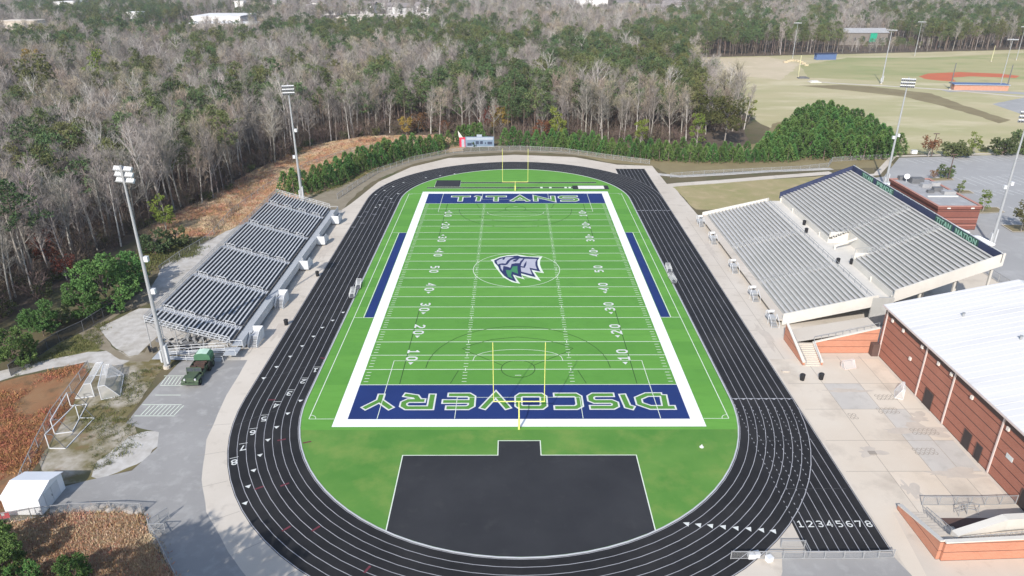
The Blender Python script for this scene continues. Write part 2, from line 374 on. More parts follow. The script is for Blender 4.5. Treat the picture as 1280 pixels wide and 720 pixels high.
# left-hand service yard
patch('gravel_grass', GP([(210, 452), (160, 520), (175, 545), (198, 540), (196, 560), (165, 588), (112, 600), (78, 606), (40, 575), (62, 500), (95, 462), (140, 440), (180, 440)]), .010, 'gravel_grass', .7)
patch('gravel_verge', GP([(140, 566), (160, 545), (185, 540), (200, 541), (198, 558), (172, 584), (130, 598), (112, 592), (120, 575)]), .0135, 'gravel', .9, .8)
patch('rust_bank', GP([(-60, 490), (0, 478), (60, 464), (104, 452), (112, 470), (70, 540), (35, 600), (0, 650), (-60, 660)]), .012, 'rust_soil', .6)
patch('grass_patch', GP([(108, 412), (128, 436), (100, 448), (45, 455), (20, 470), (60, 438), (85, 420)]), .014, 'patch_grass', .5)
b = MB(); b.ribbon(rough_poly(GP([(-60, 482), (0, 469), (60, 456), (110, 446), (150, 444)]), 0, 3)[:24], 2.6, .016); 
patch('gravel_track', GP([(-60, 480), (0, 464), (60, 450), (110, 440), (150, 438), (165, 450), (150, 458), (108, 452), (55, 462), (0, 476), (-60, 494)]), .016, 'gravel', .5)
patch('bare_strip', GP([(95, 416), (150, 385), (185, 358), (235, 330), (262, 318), (255, 335), (200, 372), (185, 380), (150, 392), (123, 409), (145, 437), (165, 448), (180, 442), (205, 408), (215, 425), (185, 452), (150, 450), (126, 436)]), .018, 'bare_path', .6)
patch('gravel_pad', GP([(124, 410), (172, 386), (192, 386), (205, 392), (205, 412), (186, 430), (172, 443), (161, 445), (146, 436)]), .022, 'gravel', .35)
patch('gravel_strip', [(-68, -20), (-73, -10), (-76, 2), (-72, 18), (-66, 38), (-45.5, 40), (-45.5, -39), (-56, -36.5), (-62, -30)], .020, 'gravel', .5)
ASPH = GP([(226, 451), (318, 450), (295, 495), (270, 550), (264, 600), (270, 640), (300, 690), (345, 745), (240, 745), (217, 718), (190, 668), (178, 641), (140, 634), (62, 642), (66, 612), (112, 600), (165, 588), (196, 560), (199, 541), (157, 530), (192, 487)])
patch('apron_edge', GP([(310, 449), (283, 495), (258, 550), (252, 600), (258, 640), (285, 690), (325, 745), (400, 760), (340, 690), (300, 620), (300, 550), (330, 480), (345, 449)]), .0258, 'concrete', .1)
patch('service_road', ASPH, .024, 'asphalt', .18, 2.5)
b = MB()
for (ua, va, ub, vb) in ((205, 470, 235, 470), (200, 482, 228, 482), (194, 494, 226, 494), (178, 506, 227, 506), (168, 520, 218, 520)):
    b.ribbon([G(ua, va), G(ub, vb)], .13, .028)
for k in range(9):
    b.ribbon([G(172+k*5.2+4, 519), G(179+k*5.2+9, 507)], .12, .0285)
for k in range(6):
    b.ribbon([G(201+k*4.5, 481), G(208+k*4.5, 471)], .12, .0285)
struct('stall_markings', b, 'line_white')
patch('shrub_bank', GP([(-60, 668), (0, 658), (60, 646), (130, 638), (172, 640), (184, 672), (212, 722), (230, 760), (-60, 790)]), .020, 'broom_soil', .4)
patch('kerb_gravel', GP([(60, 645), (125, 636), (172, 637), (186, 668), (214, 720), (206, 722), (180, 676), (166, 646), (125, 643), (62, 652)]), .028, 'gravel', .35, .8)

# concrete apron and plaza
patch('plaza', [(-28, -95), (-34.5, -81), (-38, -73.7), (-41.2, -65.6), (-43.6, -50), (-45.8, -36), (-45.8, 40), (-44.4, 46), (-40.6, 67), (-33, 84), (-22, 95.5), (0, 99.8), (20, 96.5), (33, 86.5), (44, 85), (44.6, 64), (46, 60), (47, 33.5), (60, 33), (84, 33), (84, -26), (60, -36), (60, -95)], .016, 'concrete', .12, 3)
patch('warm_paving', [(41.2, -38), (59, -38), (59, -72), (52, -74), (44, -74), (41.5, -95), (41.2, -80)], .020, 'concrete_warm', 0)
b = MB()
for p, q in (((41.6, -45.5), (59, -45.5)), ((41.6, -52.5), (59, -52.5)), ((41.6, -60), (59, -60)), ((41.6, -66.5), (59, -66.5))): b.ribbon([p, q], .07, .0235)
for x, y0, y1 in ((47, -74, -38), (52.6, -74, -37), (56.2, -72, -37), (43.6, -38, 34)): b.ribbon([(x, y0), (x, y1)], .07, .0245)
for k in range(14): b.ribbon([(-45.4, -34+k*6), (-41.1, -34+k*6)], .06, .0252)
for k in range(18): b.ribbon([(41.1, -34+k*6), (43.5 if k < 12 else 44.4, -34+k*6)], .06, .0252)
for k in range(1, 10):
    a = PI+k*PI/20*1.0; b.ribbon([(41.1*math.cos(a), -49.5+41.1*math.sin(a)), (44.0*math.cos(a)-.6, -49.5+44.0*math.sin(a))], .06, .0262)
struct('paving_joints', b, 'joint')
b = MB()
for cx, cy, n in ((52.2, -53.3, 5), (54.5, -58.4, 6), (52.6, -62.8, 5), (53.6, -49.8, 5), (47.5, -54.7, 2)):
    for k in range(n):
        for r in range(2):
            b.ribbon([(cx+k*.62+.25*math.cos(t*PI/4), cy+r*.8+.3*math.sin(t*PI/4)) for t in range(8)], .09, .0285, True)
struct('painted_rings', b, 'joint')
b = MB()
for (x, y, sx, sy, s) in ((46.5, -62.5, 1.6, 1.0, 1), (55.5, -57.5, 3.8, 1.2, 2), (56, -67, 3.2, .8, 3), (50, -47.5, 2.6, .5, 4), (57, -54.6, 1.6, 1.0, 5), (48, -70, 1.0, 1.6, 6), (43, -30, .7, 5, 7), (44, 10, .6, 7, 8), (-42, -28, .7, 4, 9), (-43.2, 12, .9, 6, 10)):
    b.flat([(x+sx*q*math.cos(t*PI/20), y+sy*q*math.sin(t*PI/20)) for t in range(40) for q in (1+1.1*noise.noise((1.6*math.cos(t*PI/20)+s*5, 1.6*math.sin(t*PI/20), s*3.3))+.35*noise.noise((5*math.cos(t*PI/20)+s*5, 5*math.sin(t*PI/20), s*3.3)),)], .0262+.0001*s)
struct('paving_stains', b, 'stain')
D('slab_grey', (.46, .435, .40), (.515, .49, .45), .12, c3=(.40, .38, .345), s3=.5, m3=(.5, .75))
D('slab_warm', (.585, .50, .40), (.63, .55, .455), .15, c3=(.50, .43, .35), s3=.4, m3=(.5, .75))
b = MB(); b2 = MB()
for k, (x0, y0, x1, y1) in enumerate(((52.65, -59.95, 56.15, -52.55), (56.25, -66.45, 58.9, -60.05), (52.65, -66.45, 56.15, -60.05), (56.25, -45.45, 58.9, -38), (47.05, -52.45, 52.55, -45.55), (47.05, -72, 52.55, -66.55))): (b if k % 2 == 0 or k == 1 else b2).flat([(x0, y0), (x1, y0), (x1, y1), (x0, y1)], .0222)
struct('paving_slabs', b, 'slab_grey'); struct('warm_slabs', b2, 'slab_warm')
b = MB(); b.box(46.2, -63.1, .026, 47.2, -62.3, .05); b.box(46.35, -62.95, .05, 47.05, -62.45, .055); tag(b.build('drain_grate', 'joint'), 'small square drain grate in the pale paving beside the sprint chute', 'drain')
patch('asphalt_apron', GP([(977, 691), (1113, 691), (1125, 704), (1160, 740), (970, 740), (978, 715)]), .0245, 'asphalt', .1)

# ------------------------------------------------------------------ track and turf
YC = 49.5; RI = 31.6; RO = 40.9
def stad(r, n=40):
    return arc(0, YC, r, 0, PI, n)+arc(0, -YC, r, PI, 2*PI, n)
b = MB(); i, o = stad(RI), stad(RO); n = len(i)
for k in range(n):
    k2 = (k+1) % n; b.face([(*o[k], .028), (*o[k2], .028), (*i[k2], .028), (*i[k], .028)])
struct('running_track', b, 'track')
b = MB(); b.box(31.4, -80.2, .018, 40.9, -30, .0255); b.box(31.7, 30, .018, 40.9, 81.4, .0255)
struct('sprint_chute', b, 'track')
b = MB()
i, o = stad(RI-.16), stad(RI+.02)
for k in range(n):
    k2 = (k+1) % n
    b.face([(*o[k], .075), (*o[k2], .075), (*i[k2], .075), (*i[k], .075)]); b.face([(*i[k], .0), (*i[k], .075), (*i[k2], .075), (*i[k2], 0)]); b.face([(*o[k], .075), (*o[k], 0), (*o[k2], 0), (*o[k2], .075)])
struct('track_kerb', b, 'alu_bright')
LW = 1.13; L0 = RI+.14
b = MB()
for k in range(9): b.ribbon(stad(L0+LW*k), .075 if k < 8 else .1, .032+.0002*k, True)
for k in range(9): b.ribbon([(L0+LW*k, -80.1), (L0+LW*k, -52-.0*k)], .075, .0305)if k == 8 else None
struct('lane_lines', b, 'lane_white')
b = MB()
def ylim(x, s):   # where a chute lane line leaves the bend
    return s*(YC+math.sqrt(max(0, RO**2-x*x)))if x < RO else s*YC
for k in range(9):
    x = L0+LW*k
    y0 = ylim(x, -1)
    b.ribbon([(x, -80.1), (x, y0)], .075, .0295)
    b.ribbon([(x, 81.3), (x, ylim(x, 1))], .075, .0295)
    y = y0+.3      # dashes where the chute crosses the bend
    while y < -YC-2 and k < 8:
        b.ribbon([(x, y), (x, y+.28)], .09, .036); y += .9
b.ribbon([(31.4, -80.1), (40.9, -80.1)], .07, .0315)
struct('chute_lines', b, 'lane_white')
b = MB()
for y, z in ((-49.7, .0345), (39.6, .0345)): b.ribbon([(31.8, y), (40.8, y)], .13, z)
for k in range(8):
    for y, s in ((-49.7, -1), (39.6, -1)):
        x = L0+LW*k; b.face([(x+.25, y+s*.06, .0355), (x+.85, y+s*.06, .0355), (x+.55, y+s*.36, .0355)][::-1])
struct('finish_lines', b, 'lane_white')
b = MB()
for y, x0 in ((-60, 32.0), (-69.8, 32.6)): b.ribbon([(x0, y), (40.2, y)], .07, .0375)
b.ribbon(arc(0, -YC, 0.001, 0, .1, 2)[:1]+[(-31.8, -41.2)] if False else [(-31.8, -39.0), (-33.5, -39.8), (-36, -41.6), (-40.6, -44.6)], .07, .0375)
b.ribbon([(-34.6, -52.4), (-36.5, -53.4), (-39.8, -56.2)], .07, .0375)
struct('faint_marks', b, 'faint')
def polar(lane, ang):    # ang measured from the -x axis on the near-left bend, in radians towards -y
    r = L0+LW*(lane-.5); return (-r*math.cos(ang), -YC-r*math.sin(ang))
b = MB(); bars = MB(); red = MB()
def lane_tri(x, y, d, s=.6):   # small arrowhead pointing along d
    d = Vector(d).normalized(); nn = Vector((-d.y, d.x)); p = Vector((x, y))
    b.face([(*(p-nn*s*.75), .0395), (*(p+nn*s*.75), .0395), (*(p+d*s*1.2), .0395)]); 
for u, v in ((378, 432), (363, 445), (346, 458), (330, 472), (392, 420), (403, 409), (416, 400), (429, 390)):
    lane_tri(*G(u, v), (.15, -1), .5)
for u, v in ((376, 500), (360, 516), (346, 533), (335, 549), (325, 568), (317, 587), (310, 607), (306, 628)):
    x, y = G(u, v); lane_tri(x, y, (-(y+YC)*-1*-1, x), .5)
for u, v in ((857, 656), (872, 657.5), (887, 658.5), (903, 660), (919, 661.5), (935, 662.5), (951, 664), (966, 665.5)):
    x, y = G(u, v); lane_tri(x, y, (-(y+YC), x), .55)
for u, v in ((533, 222), (551, 219.5), (569, 217.3), (505, 228), (492, 233), (481, 238), (470, 243), (498, 242), (489, 248), (475, 256), (470, 259)):
    x, y = G(u, v); lane_tri(x, y, (-(y-YC), x) if y > YC else (0, -1), .55)
for u, v in ((442, 284), (453, 279), (468, 268), (480, 260), (490, 253), (450, 271), (458, 265), (477, 251), (483, 246), (468, 237), (478, 233)):
    x, y = G(u, v); bars.ribbon([(x-.55, y), (x+.55, y)], .22, .0405)
for u, v in ((356, 606), (384, 553), (324, 610), (352, 550), (395, 661), (459, 712), (340, 500), (404, 448), (358, 661)):
    x, y = G(u, v); d = Vector((x, y+YC)).normalized()*.55; red.ribbon([(x-d.x, y-d.y), (x+d.x, y+d.y)], .28, .0405)
struct('exchange_marks', b, 'paint'); struct('stagger_marks', bars, 'lane_white')
struct('relay_marks', red, mat('relay_red', (.16, .035, .05), (.10, .03, .04), 3) and MAT['relay_red'])

# strokes for painted lettering: points in a box of width w, height 1
GLY = {
 '0': (.72, [[(.12, .25), (.25, .1), (.47, .1), (.60, .25), (.60, .75), (.47, .9), (.25, .9), (.12, .75), (.12, .25)]]),
 '1': (.62, [[(.10, .74), (.32, .9), (.32, .1)], [(.05, .08), (.58, .08)]]),
 '2': (.70, [[(.1, .74), (.2, .9), (.5, .9), (.6, .76), (.6, .6), (.1, .1), (.64, .1)]]),
 '3': (.70, [[(.1, .8), (.22, .9), (.48, .9), (.6, .78), (.6, .62), (.5, .52), (.26, .52)], [(.48, .5), (.6, .4), (.6, .22), (.48, .1), (.22, .1), (.1, .2)]]),
 '4': (.72, [[(.5, .06), (.5, .92), (.08, .34), (.66, .34)]]),
 '5': (.70, [[(.6, .9), (.14, .9), (.14, .56), (.46, .58), (.6, .46), (.6, .24), (.46, .1), (.12, .1)]]),
 '6': (.70, [[(.58, .86), (.3, .86), (.13, .66), (.13, .24), (.26, .1), (.46, .1), (.6, .24), (.6, .4), (.46, .52), (.16, .52)]]),
 '7': (.68, [[(.08, .76), (.08, .9), (.6, .9), (.28, .06)]]),
 '8': (.70, [[(.24, .52), (.13, .64), (.13, .78), (.25, .9), (.47, .9), (.59, .78), (.59, .64), (.48, .52), (.24, .52)], [(.24, .5), (.11, .38), (.11, .22), (.24, .1), (.48, .1), (.61, .22), (.61, .38), (.48, .5)]]),
}
def strokes(mb, ch, org, right, up, h, t, z):
    wd, ss = GLY[ch]; o, r, u = Vector(org), Vector(right), Vector(up)
    for k, s in enumerate(ss):
        cl = s[0] == s[-1]; p = [o+r*(x-wd/2)*h+u*(y-.5)*h for x, y in (s[:-1] if cl else s)]
        mb.ribbon([(q.x, q.y) for q in p], t*h, z+.003*k, cl)
b = MB()
for k in range(8):
    strokes(b, '12345678'[k], (L0+LW*(k+.5), -75.9), (1, 0), (0, 1), 1.1, .13, .0385)
for k, (u, v) in enumerate(((394, 463), (379, 477), (362, 492), (345, 507), (330, 524), (316, 541), (304, 560), (293, 578))):
    x, y = G(u, v); d = Vector((0, -1)) if y > -YC else Vector((-(y+YC), x)).normalized()
    if y <= -YC: d = Vector((-(y+YC), x)).normalized()
    nn = Vector((d.y, -d.x)); strokes(b, '12345678'[k], (x, y), nn, d, 1.2, .15, .0385)
    b.ribbon([(x-d.x*1.0-nn.x*.55, y-d.y*1.0-nn.y*.55), (x-d.x*1.0+nn.x*.55, y-d.y*1.0+nn.y*.55)], .09, .0385)
struct('lane_numbers', b, 'paint')

# turf: synthetic field and the two grass ends
b = MB(); b.face([(x, y, .020) for x, y in stad(RI-.1)]); struct('end_lawn', b, 'lawn_d')
b = MB(); b.box(-31.3, -57.4, .010, 31.3, 58, .0235); struct('turf_field', b, 'turf')
b = MB()
for k in range(-5, 5): b.box(-31.2, (k*10)*.9144, .0236, 31.2, (k*10+5)*.9144, .0252)
struct('turf_panels', b, 'turf_alt')
# far D is turf as well
b = MB(); b.face([(x, y, .0222) for x, y in arc(0, YC, RI-.2, math.asin(8/31.4), PI-math.asin(8/31.4), 30)]); struct('far_turf', b, 'turf')
YD = .9144
def rect(mb, x0, y0, x1, y1, z): mb.face([(x0, y0, z), (x1, y0, z), (x1, y1, z), (x0, y1, z)])
HX = 24.384; HY = 54.864; BW = 1.85
b = MB()
rect(b, -HX-BW, -HY-BW, HX+BW, -HY, .027); rect(b, -HX-BW, HY, HX+BW, HY+BW, .027)
rect(b, -HX-BW, -HY, -HX, HY, .027); rect(b, HX, -HY, HX+BW, HY, .027)
struct('field_border', b, 'border_white')
b = MB()
for s in (-1, 1): rect(b, -HX, min(s*50*YD, s*HY), HX, max(s*50*YD, s*HY), .027)
for s in (-1, 1): rect(b, min(s*26.32, s*28.0), -22.7, max(s*26.32, s*28.0), 22.7, .030)
struct('blue_turf', b, 'navy')
b = MB()
for k in range(-10, 11):
    rect(b, -HX, k*5*YD-.075, HX, k*5*YD+.075, .031)
for k in range(-49, 50):
    if k % 5 == 0: continue
    for x in (-8.4, 8.4, -HX+.75, HX-.75): rect(b, x-.36, k*YD-.06, x+.36, k*YD+.06, .031)
for s in (-1, 1):
    for k in range(-10, 11):
        if abs(k) < 10:
            rect(b, s*8.4-.07, k*5*YD-.4, s*8.4+.07, k*5*YD+.4, .034)
    rect(b, -.5, s*47*YD-.06, .5, s*47*YD+.06, .031)
struct('yard_lines', b, 'line_white')
b = MB()
for s in (-1, 1):
    b.ribbon([(s*26.3, -22.75), (s*28.15, -22.75), (s*28.15, 22.75), (s*26.3, 22.75)], .14, .0335)
    b.ribbon([(s*28.3, -22.75), (s*29.9, -22.75)], .12, .0335); b.ribbon([(s*28.3, 22.75), (s*29.9, 22.75)], .12, .0335)
b.ribbon([(-29.9, -54.8), (-26.3, -54.8)], .1, .0365); b.ribbon([(26.3, -54.8), (29.9, -54.8)], .1, .0365)
b.ribbon([(-29.9, -54.8), (-29.9, 54.8)], .12, .0385); b.ribbon([(29.9, -54.8), (29.9, 54.8)], .12, .0385)
b.ribbon([(-29.9, 54.8), (-26.3, 54.8)], .1, .0365); b.ribbon([(26.3, 54.8), (29.9, 54.8)], .1, .0365)
for sx in (-1, 1):
    for sy in (-1, 1):
        b.ribbon([(sx*(29.9-.95*math.cos(t*PI/12)), sy*(54.8-.95*math.sin(t*PI/12))) for t in range(7)], .09, .0405)
    sy = sx
    b.ribbon([(-20.2, sy*54.8), (-20.2, sy*38.45), (20.2, sy*38.45), (20.2, sy*54.8)], .1, .0545)
    b.ribbon([(-9.15, sy*54.8), (-9.15, sy*49.3), (9.15, sy*49.3), (9.15, sy*54.8)], .09, .0545)
    b.ribbon([(7.35*math.cos(PI*k/14)*1.0, sy*(38.4-3.7*math.sin(PI*k/14)**.75)) for k in range(15)], .1, .0375)
b.ribbon(arc(0, 0, 9.15, 0, 2*PI, 48)[:-1], .12, .0425, True)
struct('soccer_lines', b, 'line_white')
b = MB()
for s in (-1, 1):
    b.ribbon([(s*18.3, -45.5), (s*18.3, -18.6)], .13, .0375); b.ribbon([(s*18.3, 45.5), (s*18.3, 18.6)], .13, .0375)
    b.ribbon(arc(0, s*41, 2.7, 0, 2*PI, 28)[:-1], .13, .0445, True)
    b.ribbon([(p[0], s*p[1]) for p in [(-14.8, 40.7)]+[(14.8*math.cos(PI-PI*k/20), 40.7-14.4*math.sin(PI*k/20)) for k in range(1, 20)]+[(14.8, 40.7)]], .13, .0465)
    b.ribbon([(s2*0+x, s*y) for s2, (x, y) in enumerate([(-2.4, 40), (-7.6, 36.0), (-9.3, 34.4), (-7.6, 33.0), (-4.5, 31.2), (0, 30.3), (4.5, 31.2), (7.6, 33.0), (9.3, 34.4), (7.6, 36.0), (2.4, 40)])], .12, .0485)
    b.ribbon([(-10.5, s*45.4), (-9.5, s*41.5)], .12, .0375); b.ribbon([(10.5, s*45.4), (9.5, s*41.5)], .12, .0375)
struct('lacrosse_lines', b, 'dark_line')
# yard numbers
b = MB()
for k in range(-4, 5):
    num = 50-abs(k)*10; y = k*10*YD
    for s in (-1, 1):
        up = (-s, 0); rt = (0, s)       # read from each sideline
        for j, ch in enumerate(str(num)):
            strokes(b, ch, (s*17.4, y+s*(-1.15 if j == 0 else 1.15)), rt, up, 2.0, .165, .0505)
        if k:
            e = 1 if k > 0 else -1
            yy = y+e*2.35; b.face([(s*17.4-.45, yy, .0505), (s*17.4+.45, yy, .0505), (s*17.4, yy+e*.8, .0505)][::e])
struct('yard_numbers', b, 'paint')

# end-zone lettering: outlined slab letters, h = 1, widths as on the turf
def T_(w): return [[(.06, .86), (w-.06, .86)], [(w/2, .86), (w/2, .04)]]
WORD = {
 'D': lambda w: [[(.02, .88), (w-.48, .88), (w-.16, .66), (w-.16, .34), (w-.48, .12), (.32, .12)], [(.36, .86), (.30, .1)]],
 'I': lambda w: [[(.06, .93), (.28, .82), (w-.22, .06)]],
 'S': lambda w: [[(w-.04, .87), (.24, .87), (.13, .78), (.13, .62), (.24, .53), (w-.26, .53), (w-.15, .44), (w-.15, .24), (w-.26, .13), (.08, .13)]],
 'C': lambda w: [[(w-.04, .88), (.28, .88), (.14, .76), (.14, .24), (.24, .13), (w-.06, .13)]],
 'O': lambda w: [[(.22, .13), (w-.22, .13), (w-.13, .24), (w-.13, .76), (w-.22, .87), (.22, .87), (.13, .76), (.13, .24)]],
 'V': lambda w: [[(.12, .97), (w/2, .10), (w-.12, .97)]],
 'E': lambda w: [[(w-.16, .88), (.26, .88), (.14, .76), (.14, .24), (.26, .12), (w-.18, .12)], [(.2, .52), (w-.02, .52)]],
 'R': lambda w: [[(.18, .04), (.18, .88), (w-.28, .88), (w-.15, .76), (w-.15, .58), (w-.28, .46), (.36, .46)], [(.6, .46), (w-.5, .22), (w-.06, .10)]],
 'Y': lambda w: [[(.08, .95), (w/2, .45), (w-.08, .95)], [(w/2, .47), (w/2, .04)]],
 'T': T_,
 'A': lambda w: [[(.10, .04), (w/2, .90), (w-.10, .04)], [(.34, .30), (w-.34, .30)]],
 'N': lambda w: [[(.14, .04), (.14, .86), (w-.14, .14), (w-.14, .96)]],
}
def word(name, letters, org, right, up, h, z, t=.275, tf=.165):
    wm, gm = MB(), MB(); o, r, u = Vector(org), Vector(right), Vector(up)
    for li, (ch, s0, s1) in enumerate(letters):
        wd = (s1-s0)/h
        for k, st in enumerate(WORD[ch](wd)):
            cl = ch == 'O'; p = [o+r*(s0+x*h)+u*(y*h) for x, y in st]
            q = [(a.x, a.y) for a in p]; wm.ribbon(q, t*h, z+.003*k, cl)
            if not cl:      # keep the white rim at the stroke ends too
                d0 = (Vector(q[1])-Vector(q[0])).normalized()*(t-tf)/2*h; d1 = (Vector(q[-2])-Vector(q[-1])).normalized()*(t-tf)/2*h
                if not (ch in 'YAER' and k == 1): q[0] = tuple(Vector(q[0])+d0)
                if not (ch in 'A' and k == 1): q[-1] = tuple(Vector(q[-1])+d1)
            gm.ribbon(q, tf*h, z+.010+.003*k, cl)
    struct(name, wm, 'paint'); struct(name+'_fill', gm, 'text_green')
word('end_zone_word', [('D', 0, 6.0), ('I', 5.9, 8.5), ('S', 8.3, 13.0), ('C', 13.5, 18.2), ('O', 18.8, 23.7), ('V', 24, 29), ('E', 29.4, 34.6), ('R', 35.2, 40.7), ('Y', 41.2, 46.2)],
     (23.1, -48.05), (-1, 0), (0, -1), 4.5, .036)
word('far_end_zone_word', [('T', 0, 6.2), ('I', 6.6, 9.2), ('T', 9.6, 16.2), ('A', 16.6, 22.4), ('N', 23, 29.4), ('S', 30, 35.8)], (-18.2, 47.3), (1, 0), (0, 1), 5.6, .036)

# midfield emblem
def emblem():
    sc = 130/1280
    def Z(p, z):
        if z > .066:
            mx, my = sum(q[0] for q in p)/len(p), sum(q[1] for q in p)/len(p); p = [(mx+(x-mx)*.94, my+(y-my)*.92) for x, y in p]
        return [(*G(580+x*sc, 305+y*sc), z) for x, y in p]
    L = [('line_white', [(325,198),(370,188),(440,160),(530,142),(650,132),(720,142),(790,155),(965,158),(938,200),(935,255),(955,310),(985,362),(865,345),(948,460),(880,435),(705,385),(748,440),(625,400),(692,492),(590,472),(480,410),(430,345),(380,280),(352,220)], .060),
         ('logo_navy', [(370,205),(440,172),(520,155),(660,145),(700,158),(930,170),(905,205),(905,260),(925,315),(945,345),(830,320),(885,415),(700,365),(715,415),(600,380),(648,472),(560,440),(495,395),(440,330),(420,280),(378,235)], .064),
         ('logo_grey', [(395,215),(440,188),(478,178),(470,198),(495,196),(510,165),(560,158),(625,158),(575,180),(535,210),(512,248),(470,244),(432,250),(410,262)], .068),
         ('logo_grey', [(440,262),(500,268),(530,258),(570,205),(600,190),(655,180),(610,200),(596,214),(640,220),(668,196),(690,176),(740,178),(700,215),(690,240),(640,238),(585,250),(570,300),(520,284),(480,276),(476,300),(470,345),(445,305)], .068),
         ('logo_grey', [(745,178),(905,182),(884,225),(886,268),(905,318),(806,298),(842,388),(700,350),(692,292),(744,300),(765,260),(770,205),(742,245),(728,282),(692,275),(704,235)], .068),
         ('logo_green', [(512,320),(572,325),(602,272),(662,270),(662,320),(672,372),(588,342),(578,395),(604,440),(540,412),(518,360)], .068)]
    mat('logo_green', (.045, .20, .10), (.05, .22, .09), .5); M['logo_green'] = MAT['logo_green']
    for m, p, z in L:
        b = MB(); b.face(Z(p, z)); struct('midfield_emblem', b, m)
emblem()
# grass-end pads
b = MB(); PADP = [(-2.85, -59.95), (-2.85, -63.1), (-15.4, -63.1), (-15.4, -77.0)]+arc(0, -YC, RI-.25, PI+math.acos(15.4/(RI-.25)), 2*PI-math.acos(15.4/(RI-.25)), 24)[1:-1]+[(15.4, -77.0), (15.4, -63.1), (2.85, -63.1), (2.85, -59.95)]
b.flat(PADP, .0265); struct('jump_pad', b, 'pad')
b = MB(); b.ribbon([PADP[3], PADP[2], PADP[1], PADP[0], PADP[-1], PADP[-2], PADP[-3], PADP[-4]], .13, .0305); struct('pad_edge', b, 'line_white')
# long-jump runways behind the far end zone
b = MB(); rect(b, -25.5, 60.1, 17, 61.2, .0265); rect(b, -16.5, 65.3, 24, 66.4, .0265); struct('jump_runway', b, 'pad')
b = MB()
b.ribbon([(-25.5, 61.35), (17, 61.35)], .12, .0305); b.ribbon([(-25.5, 59.95), (17, 59.95)], .12, .0305); b.ribbon([(-16.5, 66.5), (24, 66.5)], .1, .0305); b.ribbon([(-16.5, 65.15), (24, 65.15)], .1, .0305)
for x in (7.6, 10.2, 14.6, 15.8): rect(b, x-.35, 59.9, x+.35, 61.5, .033)
struct('runway_edges', b, 'line_white')
b = MB(); b.box(16.6, 58.9, .02, 27.0, 62.7, .05); b2 = MB(); b2.box(18.2, 59.3, .05, 25.7, 62.3, .08)
struct('pit_surround', b, 'pad'); struct('sand_pit', b2, 'sand')
b = MB(); b.box(-23.3, 61.5, .02, -16.2, 67.6, .3); o = tag(b.build('landing_mat', 'pad'), 'dark grey vaulting mat lying on the turf behind the far end zone', 'landing mat')
b = MB(); b.ribbon([(-23.4, 61.4), (-16.1, 61.4), (-16.1, 67.7), (-23.4, 67.7)], .16, .034, True); b.build('mat_edge', 'line_white', o)

# ------------------------------------------------------------------ goal posts
def goal_post(y, s, label):
    t = thing('goal_post', label, 'goal post', (0, y, .02), group='goal posts at the ends of the field')
    def p(m, name): return m.build(name, 'yellow', t)
    yc = y+s*2.1
    b = MB(); b.tube([(0, y, .02), (0, y, 1.9), (0, y+s*.25, 2.6), (0, y+s*.9, 3.0), (0, yc, 3.15)], .095, 8); p(b, 'gooseneck')
    b = MB(); b.tube([(-3.62, yc, 3.2), (3.62, yc, 3.2)], .075, 8); p(b, 'crossbar')
    for x in (-3.55, 3.55):
        b = MB(); b.tube([(x, yc, 3.2), (x, yc, 12.6)], .055, 8); p(b, 'upright')
    b = MB(); b.tube([(0, y, .02), (0, y, 1.7)], .15, 10); b.build('post_pad', 'yellow', t)
goal_post(-57.3, 1, 'yellow goal post standing at the end zone lettered DISCOVERY')
goal_post(57.6, -1, 'yellow goal post standing at the end zone lettered TITANS')

# ------------------------------------------------------------------ tall flood light poles
def light_pole(x, y, h, face, label, mats=('pole_grey', 'steel_white'), nrow=3, boxes=((9.5, 1), (13.2, -1)), bw=4.2, group='tall flood light poles around the stadium'):
    t = thing('light_pole', label, 'light pole', (x, y, 0), group=group)
    b = MB(); b.tube([(x, y, 0), (x, y, h*.5), (x, y, h)], [.36, .27, .15] if h > 25 else [.22, .17, .1], 10); b.build('pole', mats[0], t)
    b = MB(); b.tube([(x, y, .01), (x, y, .5)], .55 if h > 25 else .3, 12); b.build('footing', 'concrete', t)
    fx, fy = face; rx, ry = -fy, fx
    bank = MB(); bank.beam((x, y, h-.1), (x, y, h+nrow*.85), .3); 
    for r in range(nrow):
        z = h+.15+r*.85; bank.beam((x-rx*bw/2, y-ry*bw/2, z), (x+rx*bw/2, y+ry*bw/2, z), .12)
    bo = bank.build('lamp_frame', 'galv', t)
    for r in range(nrow):
        z = h+.15+r*.85; k = 7
        for q in range(k):
            o = (q-(k-1)/2)*bw/k
            m = MB(); c = Vector((x+rx*o+fx*.3, y+ry*o+fy*.3, z+.12)); ax = Vector((rx, ry, 0)); n = Vector((fx*.8, fy*.8, -.6)); u = n.cross(ax)
            m.obox(c, ax, n, u, bw/k*.44, .16, .34, 0); m.obox(c+n*.17, ax, n, u, bw/k*.36, .012, .27, 1)
            m.build('flood_lamp', [mats[1], 'lens'], t)
    for z, s in boxes:
        m = MB(); m.box(x+s*.35, y-.3, z, x+s*.95, y+.3, z+.8); m.beam((x, y, z+.4), (x+s*.5, y, z+.4), .12); m.build('speaker', mats[1], t)
    if h > 25:
        m = MB(); m.box(x+.3, y-.35, 1.0, x+.62, y+.35, 4.2); m.box(x-.62, y-.3, 1.2, x-.33, y+.3, 3.2); m.tube([(x+.34, y+.4, .1), (x+.34, y+.4, 9)], .05, 5); m.build('control_cabinet', 'alu_bright', t)
light_pole(-56.3, -40.6, 30.6, (.25, .97), 'tall grey flood light pole beside the parked green truck', boxes=((13.2, 1), (18.5, 1)), bw=3.0)
light_pole(-58.1, 47.7, 28.6, (.3, -.95), 'tall grey flood light pole at the far corner of the dark metal bleachers', boxes=((12, -1), (19, 1)), bw=3.0)
